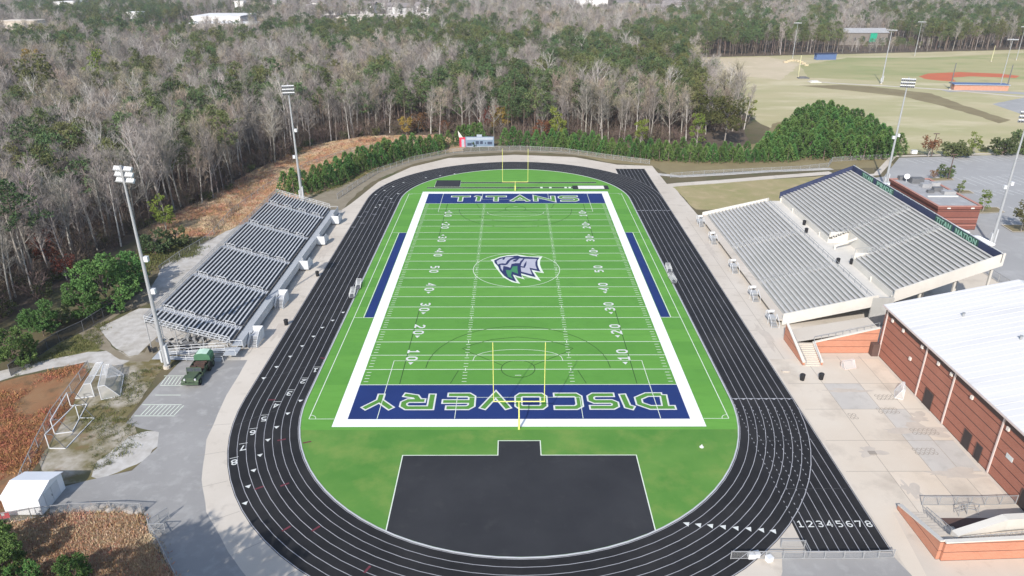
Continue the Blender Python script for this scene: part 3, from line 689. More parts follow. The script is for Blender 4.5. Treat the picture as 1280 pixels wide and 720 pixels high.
light_pole(106.5, 59.9, 28.3, (-.3, -.95), 'tall grey flood light pole behind the far end of the concrete grandstand', boxes=((14.8, 1), (14.2, -1)), bw=3.6)
light_pole(108.5, 13.1, 28.2, (-.3, -.95), 'tall grey flood light pole behind the near end of the concrete grandstand', boxes=((13.6, -1), (14.4, 1)), bw=3.6)
BF = 'slim light poles around the baseball field'
for (x, y, u, vt, lab) in ((190, 368, 996, 27, 'slim light pole at the left end of the baseball outfield'), (197, 254.7, 1116, 36, 'slim light pole beside the concrete path of the baseball field'),
                           (279.6, 381, 1152, 26, 'slim light pole at the rear edge of the baseball field'), (247.7, 234.5, 1259, 48, 'slim light pole in front of the blue roofed dugout'), (335, 357, 1283, 32, 'slim light pole at the far right of the baseball field')):
    h = 20
    for k in range(400):
        if UV(x, y, k*.1)[1] < vt+2: h = k*.1; break
    light_pole(x, y, h-.6, (-.3, -.95), lab, ('pole_grey', 'steel_white'), 1, (), 5.0, BF)

# ------------------------------------------------------------------ fences
def fence(name, label, pts, h, mesh='mesh_wire', post='galv', step=3.2, group=None, closed=False, rail=True, lean=0.0):
    t = thing(name, label, 'fence', (pts[0][0], pts[0][1], 0), group=group)
    L = [Vector((p[0], p[1], 0)) for p in pts]; m = MB(); r = MB()
    for k in range(len(L)-1):
        p, q = L[k], L[k+1]; up = Vector((0, 0, h))
        m.face([p+Vector((0, 0, .05)), q+Vector((0, 0, .05)), q+up, p+up])
        if rail: r.beam(p+up, q+up, .07); r.beam(p+Vector((0, 0, .08)), q+Vector((0, 0, .08)), .05)
    m.build('mesh_panel', mesh, t)
    if rail: r.build('rail', post, t)
    posts = []
    for k in range(len(L)-1):
        d = (L[k+1]-L[k]).length; n = max(1, round(d/step)); posts += [L[k].lerp(L[k+1], j/n) for j in range(n)]
    posts.append(L[-1]); first = None
    for p in posts[:100]:
        if first is None:
            b = MB(); b.tube([p, p+Vector((0, 0, h+.08))], .055, 6); first = b.build('post', post, t)
        else:
            c = first.copy(); C.objects.link(c); c.location = p-posts[0]
    return t
fence('chain_link_fence', 'grey chain-link fence curving behind the far bend below the scoreboard', [(-49, 50), (-46.8, 60), (-42.5, 77), (-33, 92), (-21, 102.5), (-9, 106), (2, 106.4), (16, 103.6), (30, 94.6), (43.5, 87)], 1.5)
fence('screened_fence', 'dark screened fence running past the green bushes beside the gravel pad', GP([(14, 470), (45, 447), (75, 428), (105, 414), (130, 398), (152, 384), (163, 366), (185, 348)]), 2.0, 'mesh_screen', 'alu_dark')
fence('chain_link_fence', 'low wire fence climbing the orange grass slope to the wood', GP([(200, 340), (225, 322), (262, 300), (290, 268), (330, 238), (385, 208), (440, 190), (520, 178)]), 1.4, 'mesh_wire', 'galv', 4)
fence('chain_link_fence', 'chain-link fence below the red bank beside the white goals', GP([(14, 640), (30, 600), (48, 560), (66, 525), (90, 492), (112, 462)]), 1.6, 'mesh_wire')
fence('chain_link_fence', 'chain-link fence along the gravel kerb of the shrub bank', GP([(0, 655), (40, 648), (90, 642), (140, 640), (178, 642)]), 1.5, 'mesh_wire')
fence('chain_link_fence', 'chain-link fence running down from the swing gate along the service road', GP([(190, 668), (206, 698), (222, 730)]), 1.5, 'mesh_wire')
fence('chain_link_fence', 'long fence along the foot of the young pines by the lawn', GP([(838, 222), (880, 219), (940, 216), (1000, 213), (1035, 209), (1040, 202), (1110, 198)]), 1.4)
fence('chain_link_fence', 'fence with posts behind the concrete grandstand above the paving', [(97.5, 18), (97.5, -2), (98, -20)], 1.8, 'mesh_wire', 'galv', 2.6)
fence('barrier_fence', 'low grey barrier fence across the start of the sprint chute', [(22.8, -81.2), (28.5, -81.2), (33, -81.2), (37.2, -81.2), (40.6, -81.0)], 1.05, 'mesh_wire', 'galv', 2.2)
fence('barrier_fence', 'short barrier fence turned towards the bend beside white boxes', [(28.8, -79.6), (31.4, -79.6), (31.4, -81.0)], 1.05, 'mesh_wire', 'galv', 2.2)
# swing gate by the service road
def swing_gate():
    p = Vector((*G(188, 664), 0)); q = Vector((*G(212, 648), 0)); p2 = Vector((*G(190, 668), 0))
    t = thing('swing_gate', 'open two-leaf chain-link gate at the edge of the service road', 'gate', tuple(p))
    for a, e in ((p, q), (p+Vector((.3, -.6, 0)), Vector((*G(208, 668), 0)))):
        d = e-a; m = MB(); u = Vector((0, 0, 1.6)); z0 = Vector((0, 0, .1))
        for A, B in ((a+z0, e+z0), (a+u, e+u), (a+z0, a+u), (e+z0, e+u), ((a+e)/2+z0, (a+e)/2+u), (a+z0*8, e+z0*8)): m.beam(A, B, .07)
        m.face([a+z0, e+z0, e+u, a+u], 1); m.build('gate_leaf', ['galv', 'mesh_wire'], t)
    m = MB(); m.tube([p, p+Vector((0, 0, 1.9))], .09, 8); m.build('post', 'galv', t)
swing_gate()
# painted frame lying on the road beyond the gate
b = MB(); GA = GP([(194, 645), (208, 664), (198, 676), (184, 655)])

# ------------------------------------------------------------------ left metal bleachers
def left_stand():
    Y0, Y1 = -35.5, 36.3; NR = 20; X0 = -47.7; Z0 = 1.75; DX = .665; DZ = .20
    t = thing('metal_bleachers', 'long raised metal bleachers with dark gaps between bright seat planks', 'bleachers', (-46, .4, 0))
    aisles = [-30.3, -15.6, -.8, 14.0, 28.7]
    segs = []; y = Y0
    for a in aisles: segs.append((y, a-.7)); y = a+.7
    segs.append((y, Y1))
    foot, seat, riser = MB(), MB(), MB()
    for r in range(NR):
        x = X0-r*DX; z = Z0+r*DZ
        for a, e in segs:
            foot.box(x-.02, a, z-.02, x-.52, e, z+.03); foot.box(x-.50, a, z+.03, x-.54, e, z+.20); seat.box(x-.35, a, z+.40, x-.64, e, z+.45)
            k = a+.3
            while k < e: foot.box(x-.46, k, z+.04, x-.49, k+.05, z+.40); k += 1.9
    foot.build('shade_toned_foot_planks', 'alu_dark', t); seat.build('seat_planks', 'alu_bright', t)  # foot planks and risers coloured dark to stand in for shade between rows
    for a in aisles:
        m = MB()
        for r in range(NR):
            x = X0-r*DX; z = Z0+r*DZ; m.box(x, a-.66, z+.045, x-.32, a+.66, z+.085); m.box(x-.34, a-.66, z+.13, x-.64, a+.66, z+.17)
        m.build('aisle_steps', 'aluminium', t)
        m = MB()
        for r0 in (1, 6, 11, 16):
            p = Vector((X0-r0*DX-.2, a, Z0+r0*DZ)); q = Vector((X0-(r0+2.4)*DX-.2, a, Z0+(r0+2.4)*DZ))
            for e in (p, q): m.beam(e, e+Vector((0, 0, .95)), .06)
            m.beam(p+Vector((0, 0, .95)), q+Vector((0, 0, .95)), .06); m.beam(p+Vector((0, 0, .5)), q+Vector((0, 0, .5)), .05)
            m.build('aisle_rail', 'steel_white', t); m = MB()
    m = MB(); m.box(-45.7, Y0, 1.25, -47.65, Y1, 1.36); m.build('walkway', 'deck_grey', t)
    m = MB()
    gaps = [-31.2, -16.2, .2, 14.9, 29.4]; y = Y0
    for g in gaps+[None]:
        e = (g-1.0) if g is not None else Y1
        m.box(-45.68, y, .75, -45.62, e, 2.25)
        if g is not None: y = g+1.0
    m.build('front_guard', 'aluminium', t)
    m = MB()
    for zz in (2.3, 1.8):
        for s, y in ((0, Y0), (1, Y1)):
            pass
    XB, ZB = X0-NR*DX+.0, Z0+NR*DZ
    for k in range(25):
        y = Y0+(Y1-Y0)*k/24; m.beam((XB, y, ZB-.2), (XB, y, ZB+1.15), .06)
    for zz in (1.15, .75, .35): m.beam((XB, Y0, ZB+zz), (XB, Y1, ZB+zz), .05)
    m.face([(XB-.03, Y0, ZB), (XB-.03, Y1, ZB), (XB-.03, Y1, ZB+1.15), (XB-.03, Y0, ZB+1.15)], 1)
    m.build('back_rail', ['galv', 'mesh_wire'], t)
    for y in (Y0-.06, Y1+.06):
        m = MB()
        for k in range(9):
            f = k/8; x = X0+(XB-X0)*f; z = Z0+(ZB-Z0)*f; m.beam((x, y, z-.1), (x, y, z+1.15), .06)
        for o in (1.15, .7, .2): m.beam((X0, y, Z0+o), (XB, y, ZB+o), .06)
        m.beam((-45.7, y, 2.3), (X0, y, 2.3), .06); m.beam((-45.7, y, 1.3), (-45.7, y, 2.3), .06)
        m.face([(X0, y, Z0), (XB, y, ZB), (XB, y, ZB+1.15), (X0, y, Z0+1.15)], 1); m.build('side_rail', ['steel_white', 'mesh_wire'], t)
    for k in range(11):
        y = Y0+.4+(Y1-Y0-.8)*k/10; m = MB()
        for f in (0, .33, .66, 1):
            x = X0-.2+(XB-X0)*f; z = Z0+(ZB-Z0)*f-.12; m.beam((x, y, 0), (x, y, z), .12)
        m.beam((X0, y, Z0-.14), (XB, y, ZB-.14), .12, .16); m.beam((X0-.2, y, .3), (X0+(XB-X0)*.33, y, Z0+(ZB-Z0)*.33-.2), .08); m.beam((X0+(XB-X0)*.33, y, .3), (X0+(XB-X0)*.66, y, Z0+(ZB-Z0)*.66-.2), .08)
        m.beam((X0+(XB-X0)*.66, y, .3), (XB, y, ZB-.2), .08); m.beam((X0-.2, y, 1.2), (-45.9, y, 1.2), .1); m.beam((-45.9, y, 0), (-45.9, y, 1.22), .1)
        m.build('support_frame', 'galv', t)
    for g, sgn in zip(gaps, (-1, -1, 1, 1, 1)):
        st = MB(); st.box(-45.55, g-.9, 1.2, -43.9, g+.9, 1.3)
        for k in range(7): st.box(-45.3, g+sgn*(.9+k*.28), 1.12-k*.165, -44.1, g+sgn*(1.2+k*.28), 1.16-k*.165)
        so_ = st.build('stair', 'aluminium', t)
        sp = MB(); sp.box(-43.9, g-.9, .35, -43.84, g+.9, 2.3); sp.box(-45.6, g-sgn*.9, .35, -43.85, g-sgn*.96, 2.3)
        for xx in (-45.45, -43.95):
            A = Vector((xx, g+sgn*.9, 2.25)); B = Vector((xx, g+sgn*2.95, 1.0)); sp.beam(A, B, .06); sp.beam(B, (xx, g+sgn*2.95, 0), .06); sp.beam(A, (xx, g+sgn*.9, 0), .07)
            sp.face([(xx, g+sgn*.95, .35), (xx, g+sgn*2.9, .0), B, A])
        sp.build('stair_panel', 'steel_white', so_)
    m = MB()    # access ramp at the near end
    m.box(-45.8, -36.0, 1.15, -47.9, -38.6, 1.25); m.face([(-47.9, -36.1, 1.25), (-47.9, -37.2, 1.25), (-58, -37.2, .55), (-58, -36.1, .55)]); m.face([(-58, -37.4, .5), (-58, -38.6, .5), (-48.5, -38.6, .05), (-48.5, -37.4, .05)]); m.box(-58, -36.1, .48, -59.6, -38.6, .54)
    m.build('access_ramp', 'deck_grey', t)
    m = MB()
    for y, z0, z1 in ((-36.05, 1.25, .55), (-37.25, 1.25, .55), (-37.4, .05, .5), (-38.6, .05, .5)):
        for o in (.95, .5): m.beam((-48, y, z0+o), (-58, y, z1+o), .06)
        for k in range(6): f = k/5; m.beam((-48-10*f, y, z0+(z1-z0)*f-.1), (-48-10*f, y, z0+(z1-z0)*f+.97), .05)
    m.beam((-45.8, -38.6, 2.2), (-47.9, -38.6, 2.2), .06); m.beam((-45.8, -38.6, 1.2), (-45.8, -38.6, 2.2), .06); m.beam((-45.8, -36, 2.2), (-45.8, -38.6, 2.2), .06)
    m.build('ramp_rail', 'steel_white', t)
left_stand()

# ------------------------------------------------------------------ right grandstand
def letter_mesh(text, size, depth=.05):
    cu = bpy.data.curves.new('lettering', 'FONT'); cu.body = text; cu.size = size; cu.extrude = depth; cu.align_x = 'CENTER'; cu.space_character = 1.15; cu.offset = .02*size
    o = bpy.data.objects.new('lettering', cu); C.objects.link(o); dg = bpy.context.evaluated_depsgraph_get()
    me = bpy.data.meshes.new_from_object(o.evaluated_get(dg)); bpy.data.objects.remove(o); return me
def right_stand():
    Y0, Y1 = -26.0, 32.5
    t = thing('grandstand', 'wide pale grandstand in two tiers with a blue lettered back rail', 'grandstand', (46.5, 3, 0))
    def tier(x0, z0, x1, z1, n, ya, yb, name, skip=None):
        tr, be = MB(), MB(); dx = (x1-x0)/n; dz = (z1-z0)/n
        for r in range(n):
            x = x0+r*dx; z = z0+r*dz
            for a, e in ([(ya, yb)] if not skip or r >= skip[2] else [(ya, skip[0]), (skip[1], yb)]):
                tr.box(x, a, z-.3, x+dx+.002, e, z)
                be.box(x+dx*.36, a+.1, z+.30, x+dx*.36+.46, e-.1, z+.36); 
        o = tr.build(name, 'tread', t); be.build('bench_planks', 'bench_pale', o)
        return dx, dz
    tier(48.2, 1.15, 62.6, 4.75, 17, Y0, Y1, 'lower_tier')
    tier(66.4, 6.0, 82.6, 12.6, 20, Y0, Y1, 'upper_tier', (-9, 3, 5))
    m = MB(); m.box(62.6, Y0, 4.5, 66.4, Y1, 4.8); m.box(66.25, Y0, 4.8, 66.4, -9, 6.0); m.box(66.25, 3, 4.8, 66.4, Y1, 6.0); m.box(66.4, -9, 4.5, 70.4, 3, 4.82); m.box(70.4, -9, 4.5, 70.55, 3, 7.4); m.box(66.4, -9.12, 4.5, 70.5, -9, 7.2); m.box(66.4, 3, 4.5, 70.5, 3.12, 7.2)
    m.build('cross_aisle', 'cream', t)
    m = MB(); m.box(46.5, Y0, .95, 48.2, Y1, 1.12); m.box(48.1, Y0, .1, 48.2, Y1, .95); m.build('front_walk', 'concrete', t)
    # aisle rails
    for (xa, za, xb, zb, ys) in ((48.4, 1.2, 62.2, 4.7, (-9.5, 9.5)), (66.8, 6.2, 82.2, 12.5, (-9, 3))):
        for y in ys:
            n = 8
            for k in range(n):
                m = MB()
                f, g = k/n+.02, k/n+.085; p = Vector((xa+(xb-xa)*f, y, za+(zb-za)*f)); q = Vector((xa+(xb-xa)*g, y, za+(zb-za)*g)); u = Vector((0, 0, .95))
                m.beam(p, p+u, .06); m.beam(q, q+u, .06); m.beam(p+u, q+u, .06); m.beam(p+u*.5, q+u*.5, .05)
                m.build('aisle_rail', 'alu_soft', t)
            m = MB(); n = 34
            for k in range(n):
                f = k/n; m.box(xa+(xb-xa)*f, y-.6, za+(zb-za)*f-.04, xa+(xb-xa)*(f+.5/n), y+.6, za+(zb-za)*f+.14)
            m.build('aisle_steps', 'bench_pale', t)
    # rails of the cross aisle and the wheelchair bay
    m = MB()
    for k in range(24):
        y = Y0+.5+k*2.5; m.beam((62.9, y, 4.8), (62.9, y, 5.75), .05)
    m.beam((62.9, Y0+.5, 5.75), (62.9, Y1-.5, 5.75), .06); m.beam((62.9, Y0+.5, 5.3), (62.9, Y1-.5, 5.3), .05)
    for y in (-8.9, 2.9): m.beam((66.5, y, 8.1), (70.4, y, 8.3), .07); m.beam((66.5, y, 6), (66.5, y, 8.1), .07); m.beam((70.4, y, 7.3), (70.4, y, 8.3), .07)
    m.build('guard_rail', 'galv', t)
    # end panels (cream at the near end, dark blue at the far end)
    def sloped(y, x0, z0, x1, z1, lo, hi, th, name, mm):
        m = MB(); i = 0
        for yy in (y, y+th):
            m.v += [(x0, yy, z0-lo), (x1, yy, z1-lo), (x1, yy, z1+hi), (x0, yy, z0+hi)]
        for f in ((0,1,2,3), (7,6,5,4), (0,4,5,1), (1,5,6,2), (2,6,7,3), (3,7,4,0)): m.f.append(f); m.m.append(0)
        return m.build(name, mm, t)
    sloped(Y0-.3, 66.0, 6.0, 83.4, 12.95, 1.35, .95, .28, 'end_panel', 'cream')
    sloped(Y0-.3, 47.2, 1.2, 63.4, 4.95, 1.0, 1.15, .28, 'end_panel', 'cream')
    sloped(Y1+.02, 66.0, 6.0, 83.4, 12.95, .6, 1.0, .2, 'end_panel', 'navy_panel'); sloped(Y1+.02, 47.2, 1.2, 63.4, 4.95, .8, .6, .2, 'end_panel', 'cream')
    m = MB(); m.box(62.4, Y0-.35, .1, 66.2, Y0-.05, 5.6); m.build('block_wall', 'tread', t)
    # back rail with the lettered banner
    XB = 82.85; m = MB(); m.box(XB, Y0-.3, 12.2, XB+.12, Y1+.2, 13.75); m.build('back_panel', 'navy_panel', t)
    m = MB(); m.beam((XB+.06, Y0, 13.9), (XB+.06, Y1, 13.9), .09)
    for k in range(20): y = Y0+(Y1-Y0)*k/19; m.beam((XB+.06, y, 13.7), (XB+.06, y, 13.9), .08)
    m.build('top_rail', 'steel_white', t)
    def on_back(px):      # y on the back rail seen at photo column px
        lo, hi = Y0, Y1
        for _ in range(40):
            mid = (lo+hi)/2
            if UV(XB, mid, 13.1)[0] > px: lo = mid
            else: hi = mid
        return lo
    for txt, ua, ub in (('TITAN', 1079, 1091), ('PRIDE', 1097, 1116), ('TITAN', 1171, 1189), ('NATION', 1195, 1221)):
        ya, yb = on_back(ua), on_back(ub); m = MB(); m.box(XB-.06, yb-.5, 12.4, XB-.02, ya+.5, 13.7); bo = m.build('banner', 'banner_green', t)
        me = letter_mesh(txt, 1.0); xs = [v.co.x for v in me.vertices]; ysz = [v.co.y for v in me.vertices]
        w, h = max(xs)-min(xs), max(ysz)-min(ysz); sx, sy = (ya-yb)/w, 1.0/h; xm = (max(xs)+min(xs))/2; y0_ = min(ysz)
        ow = wloc(bo)
        for v in me.vertices:
            a, c, d = v.co; v.co = (XB-.10+d*.5-ow.x, (ya+yb)/2-(a-xm)*sx-ow.y, 12.55+(c-y0_)*sy-ow.z)
        me.materials.clear(); me.materials.append(M['banner_letter']); o = bpy.data.objects.new('lettering', me); C.objects.link(o); o.parent = bo
    # structure underneath
    for k in range(8):
        y = Y0+.6+(Y1-Y0-1.2)*k/7; m = MB()
        for x, z in ((66.2, 5.5), (71, 7.6), (76.6, 9.8), (82.4, 12.2)): m.beam((x, y, 0), (x, y, z), .35)
        m.beam((66, y, 5.4), (82.6, y, 12.1), .25, .4); m.build('support_frame', 'cream', t)
    # stairs down to the track
    for u, v in ((872, 275), (888, 296), (911, 331), (944, 365), (967, 405)):
        g = G(u, v, 1.0)[1]; g = max(Y0+1.5, min(Y1-.8, g)); st = MB(); st.box(45.0, g-.8, .98, 46.5, g+.8, 1.08)
        for k in range(6): st.box(45.1, g-.8-k*.3, .88-k*.16, 46.3, g-1.08-k*.3, .93-k*.16)
        so_ = st.build('stair', 'alu_soft', t)
        r = MB()
        for xx in (45.02, 46.4):
            r.beam((xx, g-.8, 1.95), (xx, g-2.7, 1.0), .07); r.beam((xx, g-2.7, 0), (xx, g-2.7, 1.0), .06); r.beam((xx, g-.8, 0), (xx, g-.8, 1.95), .07)
        r.beam((45.02, g-.8, 1.95), (45.02, g+.8, 1.95), .08); r.beam((45.02, g+.8, .9), (45.02, g+.8, 1.95), .07)
        r.beam((45.02, g+.76, 1.95), (46.5, g+.76, 1.95), .08); r.box(45.4, g+.74, 1.5, 46.5, g+.8, 1.95); r.beam((45.02, g-.8, 1.5), (45.02, g+.8, 1.5), .05); r.build('stair_rail', 'steel_white', so_)
right_stand()

def gym():
    # big brick hall: eaves along x=59.4, ridge far right
    t = thing('brick_gym', 'large red brick hall with a white metal roof and pale downspouts', 'building', (59.4, -36, 0))
    X0, X1, XR = 59.5, 99, 79.5; Y0, Y1 = -112, -36.2; ZE, ZR = 8.5, 13.0
    m = MB(); m.box(X0, Y0, 0, X0+.35, Y1, ZE)
    m.face([(X0, Y1, 0), (X1, Y1, 0), (X1, Y1, ZE), (XR, Y1, ZR-.3), (X0, Y1, ZE)][::-1]); m.box(X1-.35, Y0, 0, X1, Y1-.4, ZE); m.face([(X0+.4, Y0, 0), (X1-.4, Y0, 0), (X1-.4, Y0, ZE), (XR, Y0, ZR-.3), (X0+.4, Y0, ZE)])
    m.build('brick_wall', 'brick', t)
    m = MB()
    def slope(xa, za, xb, zb):
        for o, fl in ((0, 1), (-.22, 0)):
            q = [(xa, Y0-.5, za+o), (xb, Y0-.5, zb+o), (xb, Y1+.35, zb+o), (xa, Y1+.35, za+o)]; m.face(q if fl else q[::-1])
        m.face([(xa, Y1+.35, za-.22), (xa, Y1+.35, za), (xb, Y1+.35, zb), (xb, Y1+.35, zb-.22)])
    slope(X0-.45, ZE+.35, XR, ZR+.25); slope(XR, ZR+.25, X1+.4, ZE+.35)
    m.face([(X0-.45, Y0-.5, ZE+.13), (X0-.45, Y1+.35, ZE+.13), (X0-.45, Y1+.35, ZE+.35), (X0-.45, Y0-.5, ZE+.35)][::-1])
    ro = m.build('roof', 'roof_white', t)
    sm = MB(); k = Y0
    while k < Y1:      # standing seams
        sm.beam((X0-.4, k, ZE+.365), (XR, k, ZR+.265), .04, .04); k += 1.24
    sm.build('standing_seams', 'roof_white', ro)
    for vx, vy in ((67, -43.5), (73, -58), (70, -52)):
        vz = ZE+.35+(ZR-.1-ZE)*(vx-X0+.45)/(XR-X0+.45); m = MB(); m.tube([(vx, vy, vz-.1), (vx, vy, vz+.45), (vx, vy, vz+.6)], [.16, .16, .26], 8); m.build('roof_vent', 'galv', ro)
    m = MB(); m.box(X0-.5, Y0, ZE+.14, X0-.62, Y1+.3, ZE+.34); m.build('gutter', 'downspout', t)
    m = MB(); m.box(X0-.03, Y0, ZE-1.0, X0-.003, Y1-.1, ZE-.02); m.build('eaves_shade_band', 'trim_brown', t)  # brown strip for the brick band, with the soffit shadow put into its colour
    for y in (-37.0, -49.0, -56.2, -66.8, -77.5): 
        m = MB(); m.box(X0-.2, y-.11, .1, X0-.04, y+.11, ZE+.15); m.build('downspout', 'downspout', t)
    for y, h, wd, name in ((-51.9, 2.6, 2.0, 'door'), (-61.6, 2.5, 1.5, 'door'), (-64.2, 2.3, 1.1, 'door'), (-73.6, 2.4, 1.8, 'door')):
        m = MB(); m.box(X0-.06, y-wd/2, .02, X0-.012, y+wd/2, h); d = m.build(name, 'door_dark', t)
        f = MB(); f.box(X0-.1, y-wd/2-.12, .02, X0-.065, y-wd/2, h+.12); f.box(X0-.1, y+wd/2, .02, X0-.065, y+wd/2+.12, h+.12); f.box(X0-.1, y-wd/2, h, X0-.065, y+wd/2, h+.12); f.build('frame', 'trim_brown', d)
    for y, z in ((-38.8, 7.2), (-42.2, 7.2), (-47.7, 7.4), (-52.2, 7.2), (-55.4, 7.4), (-60.4, 6.9), (-67.8, 7.2), (-45.6, 4.2)):
        m = MB(); m.box(X0-.25, y-.22, z, X0-.035, y+.22, z+.5); m.build('wall_lamp', 'wall_lamp', t)
    m = MB(); m.box(X0-.08, -69.9, 4.0, X0-.012, -68.7, 4.6); m.build('wall_sign', 'paint', t)
gym()

def stair_block(label, P):
    pass
def upper_stair():
    """brick stair and ramp between the plaza and the grandstand"""
    t = thing('brick_stairway', 'brick walled stairway climbing from the plaza to the grandstand end', 'stairway', (52, -34, 0))
    def wall(pts, zs, name='brick_wall', mm='brick_low', cap=True):
        m, c = MB(), MB()
        for k in range(len(pts)-1):
            p, q = Vector((*pts[k], 0)), Vector((*pts[k+1], 0)); d = (q-p).normalized(); n = Vector((-d.y, d.x, 0))*.17; za, zb = zs[k], zs[k+1]
            a = [p-n, q-n, q+n, p+n]; top = [za, zb, zb, za]; i = len(m.v)
            m.v += [tuple(v) for v in a]+[(v.x, v.y, z) for v, z in zip(a, top)]
            for f in ((3,2,1,0), (4,5,6,7), (0,1,5,4), (1,2,6,5), (2,3,7,6), (3,0,4,7)): m.f.append(tuple(i+j for j in f)); m.m.append(0)
            n2 = n*1.25; a = [p-n2, q-n2, q+n2, p+n2]; i = len(c.v); c.v += [(v.x, v.y, z+.004) for v, z in zip(a, top)]+[(v.x, v.y, z+.16) for v, z in zip(a, top)]
            for f in ((3,2,1,0), (4,5,6,7), (0,1,5,4), (1,2,6,5), (2,3,7,6), (3,0,4,7)): c.f.append(tuple(i+j for j in f)); c.m.append(0)
        w = m.build(name, mm, t)
        if cap: c.build('coping', 'cream', w)
    wall([(46.0, -40.0), (46.0, -31.2)], [.5, 3.1]); wall([(48.9, -40.0), (48.9, -35.9)], [.5, 2.0]); wall([(49.1, -35.9), (59.3, -35.9)], [2.0, 4.6])
    m = MB()
    for k in range(11): m.box(46.2, -40.2+k*.4, .0, 48.7, -39.8+k*.4, .18+k*.17)
    m.build('steps', 'concrete', t)
    m = MB(); m.face([(46.2, -35.8, 2.0), (59.3, -35.7, 4.4), (59.3, -31.5, 4.4), (46.2, -31.5, 2.0)]); m.face([(46.2, -31.5, 2.0), (46.2, -31.5, 0), (46.2, -35.8, 0), (46.2, -35.8, 2)]); m.face([(46.2, -31.5, 0), (46.2, -31.5, 2.0), (59.3, -31.5, 4.4), (59.3, -31.5, 0)])
    m.build('ramp', 'concrete', t)
    m = MB()
    for k in range(10):
        f = k/9; m.beam((49+10.2*f, -35.75, 2.1+2.5*f), (49+10.2*f, -35.75, 3.0+2.5*f), .05)
    m.beam((49, -35.75, 3.0), (59.2, -35.75, 5.5), .06); m.beam((46.3, -31.6, 2.9), (46.3, -40.2, 1.0), .05); m.beam((48.6, -36.2, 2.9), (48.6, -40.2, 1.0), .05)
    for xx in (46.3, 48.6): m.beam((xx, -40.2, 0), (xx, -40.2, 1.0), .05)
    m.build('hand_rail', 'galv', t)
    m = MB(); m.box(58.2, -37.2, 0, 59.3, -36.1, 2.2); m.build('service_box', 'trim_brown', t)
upper_stair()
def lower_stair():
    t = thing('brick_stairway', 'brick walled stairway with a wide white coping at the foot of the paved plaza', 'stairway', (52, -78, 0))
    def wall(pts, zs, mm='brick_low', th=.2, cw=1.25, ch=.16):
        m, c = MB(), MB()
        for k in range(len(pts)-1):
            p, q = Vector((*pts[k], 0)), Vector((*pts[k+1], 0)); d = (q-p).normalized(); n = Vector((-d.y, d.x, 0))*th; za, zb = zs[k], zs[k+1]
            for mm_, nn, lo, hi in ((m, n, None, 0), (c, n*cw, .004, ch)):
                a = [p-nn, q-nn, q+nn, p+nn]; top = [za, zb, zb, za]; i = len(mm_.v)
                mm_.v += [((v.x, v.y, 0) if lo is None else (v.x, v.y, z+lo)) for v, z in zip(a, top)]+[(v.x, v.y, z+hi) for v, z in zip(a, top)]
                for f in ((3,2,1,0), (4,5,6,7), (0,1,5,4), (1,2,6,5), (2,3,7,6), (3,0,4,7)): mm_.f.append(tuple(i+j for j in f)); mm_.m.append(0)
        w = m.build('brick_wall', mm, t); c.build('coping', 'cream', w)
    wall([(44.9, -73.4), (45.2, -81.3)], [.6, 2.5]); wall([(45.45, -81.35), (54, -81.0), (66, -80.6)], [2.5, 2.7, 4.6])
    wall([(47.6, -79.6), (53.6, -78.4), (66, -78.0)], [2.0, 3.2, 3.6], 'cream', .45, 1.02, .1)
    m = MB(); m.face([(45.2, -81.1, 1.5), (66, -80.5, 2.8), (66, -78.4, 2.8), (47.5, -79.4, 1.5), (46.6, -74.2, .1), (45.0, -74.2, .1)]); 
    m.build('landing', 'concrete_warm', t)
    m = MB()
    for k in range(8): m.box(45.2, -74.2-k*.62, 0, 47.3, -74.9-k*.62, .2+k*.17)
    m.build('steps', 'concrete', t)
    m = MB()
    for k in range(18):
        f = k/17; p = Vector((47.8+10*f, -80.6+.55*f, 1.62+.6*f)); m.beam(p, p+Vector((0, 0, .9)), .045)
    m.beam((47.8, -80.6, 2.5), (57.8, -80.05, 3.1), .05); m.beam((47.8, -80.6, 1.9), (57.8, -80.05, 2.5), .05)
    for k in range(6):
        m.beam((47.45, -74.4-k*.95, .2+k*.24), (47.45, -74.4-k*.95, 1.2+k*.24), .045)
    m.beam((47.45, -74.4, 1.2), (47.45, -79.2, 2.4), .05); m.beam((47.45, -74.4, .7), (47.45, -79.2, 1.9), .05); m.face([(47.45, -74.4, .3), (47.45, -79.2, 1.5), (47.45, -79.2, 2.4), (47.45, -74.4, 1.2)], 1)
    m.build('hand_rail', ['galv', 'mesh_wire'], t)
    b = MB(); b.box(49.0, -76.3, .02, 56.5, -75.0, .07); b.box(49.8, -77.6, .02, 57.5, -76.3, .05); b.build('pit_cover', 'trim_brown', t)
lower_stair()
fence('chain_link_fence', 'wire fence standing on the plaza beside the lower brick stairway', [(48.0, -72.8), (52, -72.8), (55.5, -72.8), (59.3, -72.6)], 1.3, 'mesh_wire', 'galv', 2.0)
for k, (x, y, a) in enumerate(((51.8, -74.2, .3), (53.2, -74.0, -.2))):
    t = thing('folding_rack', ('grey metal rack standing behind the wire fence on the plaza', 'grey metal rack next to the lower stairway, nearer the brick hall')[k], 'rack', (x, y, .02), a, 'metal racks by the lower stairway')
    m = MB()
    for xx in (-.6, .6): m.beam((xx, -.35, 0), (xx, 0, 1.3), .05); m.beam((xx, .35, 0), (xx, 0, 1.3), .05)
    m.beam((-.6, 0, 1.3), (.6, 0, 1.3), .05); m.beam((-.6, -.2, .6), (.6, -.2, .6), .05); m.beam((-.6, .2, .6), (.6, .2, .6), .05); m.build('frame', 'galv', t, True)

